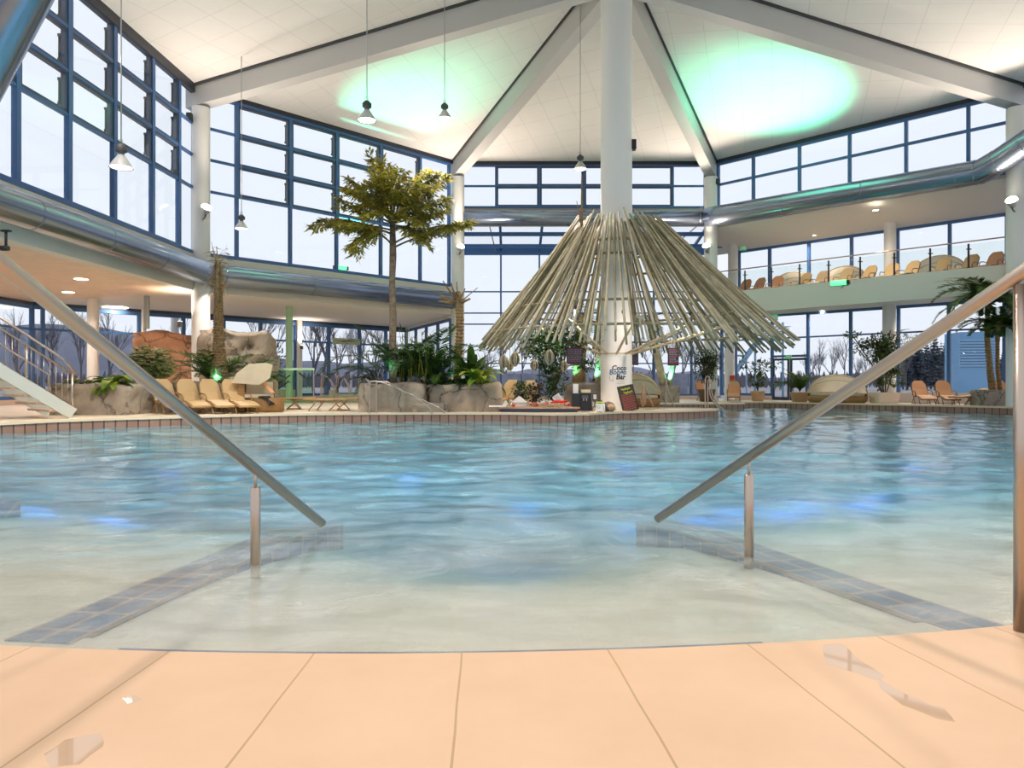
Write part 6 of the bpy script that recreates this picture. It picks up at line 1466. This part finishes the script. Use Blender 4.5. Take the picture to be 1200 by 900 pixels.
# conifers
def conifer(h, seed):
    rnd = random.Random(seed); mb = MB(); mb.tube([(0,0,0),(0,0,h)], [.2, .02], 5)
    for k_ in range(16):
        z = h*(.12+.86*k_/16); r = h*.17*(1-k_/17)*rnd.uniform(.8, 1.2)+.1; n = 11
        for j in range(n):
            a = 2*PI*j/n + rnd.uniform(-.3,.3); leafq(mb, Vector((0,0,z)), Vector((math.cos(a), math.sin(a), rnd.uniform(-.5, .0))), UP, r*rnd.uniform(.8,1.3), r*.55)
            leafq(mb, Vector((0,0,z+.1)), Vector((math.cos(a+.2), math.sin(a+.2), rnd.uniform(-.1, .5))), Vector((math.sin(a), -math.cos(a), .2)), r*rnd.uniform(.7,1.1), r*.5)
    return mb
cf = [conifer(12, s).build('conifer', 'conifer') for s in (1, 2)]
for o in cf: tag(o, 'dark conifer in the row of trees outside past the gallery windows', 'tree', 'conifers outside')
for i in range(24):
    px = 1052 + i*5.6 + random.uniform(-1, 1); Y = (114, 134, 124, 144)[i % 4] + random.uniform(-1.5, 1.5); k_ = (.55 + .35*math.sin((px-1040)/110*PI)**1.0 if px < 1160 else .7)*random.uniform(.85, 1.1)
    o = cf[i] if i < 2 else cf[i % 2].copy()
    if i >= 2: COL.objects.link(o)
    o.location = (X_(px, Y), Y, -.12); o.scale = (k_,)*3; o.rotation_euler = (0,0,i)
# distant brush line
mb = MB()
for i in range(1400):
    x = random.uniform(-140, 190); Y = random.uniform(165, 200); h = random.uniform(1.5, 4.5); leafq(mb, Vector((x, Y, -.1)), Vector((random.uniform(-.2,.2), 0, 1)), Vector((0, 1, 0)), h, h*.35)
o = mb.build('undergrowth', 'twig'); tag(o, 'grey brush line along the far field outside', 'undergrowth', None, 'stuff')
# blue clad building with slatted top
o = empty('outdoor_building', (X_(1154, 62), 64, -.12), -.15, 'blue clad service building with slatted upper wall outside', 'building'); mb = MB(); mb.box((-1.45, -1.4, 0), (1.6, 1.6, 5.6)); mb.build('walls', 'bldg', o)
for k_ in range(10): mb = MB(); mb.box((-1.5, -1.5, 2.55+k_*.25), (1.65, -1.4, 2.68+k_*.25)); mb.build('louvre', 'slat', o)
# outside stair by the door and posts
o = empty('outdoor_stair', (X_(912, 52), 54, -.12), 0, 'steel outdoor staircase seen through the glass near the doors', 'staircase')
for k_ in range(7): mb = MB(); mb.box((-.9, -.5, 4.3+k_*.17), (.9+.1*k_, .2, 4.34+k_*.17)); mb.build('tread', 'slat', o)
for x in (-1.0, 1.1): mb = MB(); mb.tube([(x, 0, 0), (x, 0, 5.7)], .09, 8); mb.build('post', 'slat', o)
mb = MB(); mb.beam((-3.0, -.3, 1.2), (-.9, -.3, 4.2), .06, .25); mb.beam((-3.0, .3, 1.2), (-.9, .3, 4.2), .06, .25); mb.build('stringer', 'slat', o)
mb = MB(); mb.box((-3.6, .3, 0), (-3.5, .4, 3.2)); mb.box((-1.6, .3, 0), (-1.5, .4, 3.2)); mb.box((-3.6, .3, 3.1), (-1.5, .4, 3.25)); mb.box((-3.6, .3, 2.2), (-1.5, .4, 2.3)); mb.build('frame', 'slat', o)
# fence panels outside behind the bar
for k_, (a, b) in enumerate(((745, 775), (776, 806), (807, 836), (575, 610), (612, 650), (652, 690))):
    Y = 60; mb = MB(); mb.box((X_(a, Y), Y, -.12), (X_(b, Y), Y+.12, EYE + (450-438)/F*Y)); o = mb.build('fence_panel', 'concrete'); tag(o, 'grey blue fence panel outside behind the bar windows', 'fence', 'fence panels outside')
# ------------------------------------------------------------------ world and camera
w = bpy.data.worlds.new('World'); SC.world = w; w.use_nodes = True; nt = w.node_tree; nt.nodes.clear()
wo = nt.nodes.new('ShaderNodeOutputWorld'); bg = nt.nodes.new('ShaderNodeBackground'); nt.links.new(bg.outputs[0], wo.inputs[0])
tc = nt.nodes.new('ShaderNodeTexCoord'); sep = nt.nodes.new('ShaderNodeSeparateXYZ'); nt.links.new(tc.outputs['Generated'], sep.inputs[0])
rp = nt.nodes.new('ShaderNodeValToRGB'); nt.links.new(sep.outputs['Z'], rp.inputs[0])
el = rp.color_ramp.elements; el[0].position = 0.0; el[0].color = (.85, .88, .95, 1); el[1].position = .6; el[1].color = (.87, .91, .97, 1)
e = rp.color_ramp.elements.new(.2); e.color = (.86, .90, .97, 1)
nz = nt.nodes.new('ShaderNodeTexNoise'); nz.inputs['Scale'].default_value = 2.5; nz.inputs['Detail'].default_value = 4; nt.links.new(tc.outputs['Generated'], nz.inputs[0])
mx = nt.nodes.new('ShaderNodeMix'); mx.data_type = 'RGBA'; mx.blend_type = 'ADD'; mx.inputs[0].default_value = .12
nt.links.new(rp.outputs[0], mx.inputs[6]); nt.links.new(nz.outputs['Color'], mx.inputs[7]); 
nt.links.new(rp.outputs[0], bg.inputs[0]); bg.inputs[1].default_value = .95

def light(kind, loc, power, col, tgt=None, size=.3, spot=120, blend=.6):
    l = bpy.data.lights.new(kind.lower()+'_light', kind); l.energy = power; l.color = col
    if kind == 'SPOT': l.spot_size = math.radians(spot); l.spot_blend = blend; l.shadow_soft_size = size
    elif kind == 'POINT': l.shadow_soft_size = size
    elif kind == 'AREA': l.size = size; l.shape = 'DISK'
    o = bpy.data.objects.new(l.name, l); COL.objects.link(o); o.location = loc
    if tgt is not None: o.rotation_euler = (Vector(tgt)-Vector(loc)).to_track_quat('-Z', 'Y').to_euler()
    return o
WARM = (1, .82, .68); NEUT = (1, .91, .84); GRN = (.14, 1, .58)
for p_, t_, pw in LAMPS: light('SPOT', p_, pw*1.15, WARM, t_, .2, 140, .9)
for p_ in PENDS: light('SPOT', p_, 1150, NEUT, Vector(p_)-Vector((0,0,5)), .18, 130, .7)
for dl in DOWN: light('SPOT', dl[0], dl[1]*1.8, WARM, dl[2] if len(dl) > 2 else Vector(dl[0])-Vector((0,0,3)), .12, 150, .8)
for p_, t_, pw, sz in GREENS: light('SPOT', p_, pw, GRN, t_, .08, sz, 1.0)
for p_, pw, c_ in UNDER: light('POINT', p_, pw, c_, None, .25)

cam = bpy.data.cameras.new('camera'); co = bpy.data.objects.new('camera', cam); COL.objects.link(co)
co.location = (0, 0, EYE); co.rotation_euler = (PI/2, 0, 0); cam.sensor_width = 36; cam.lens = F/1200*36; cam.clip_end = 3000; cam.clip_start = .05
SC.camera = co
SC.view_settings.view_transform = 'Standard'; SC.view_settings.look = 'None'; SC.view_settings.gamma = 1; SC.view_settings.use_curve_mapping = False
SC.view_settings.exposure = 0.16
cy = SC.cycles
cy.max_bounces = 10; cy.diffuse_bounces = 4; cy.glossy_bounces = 4; cy.transmission_bounces = 6; cy.transparent_max_bounces = 24; cy.volume_bounces = 0
cy.caustics_reflective = False; cy.caustics_refractive = False; cy.sample_clamp_indirect = 6
cy.use_denoising = True
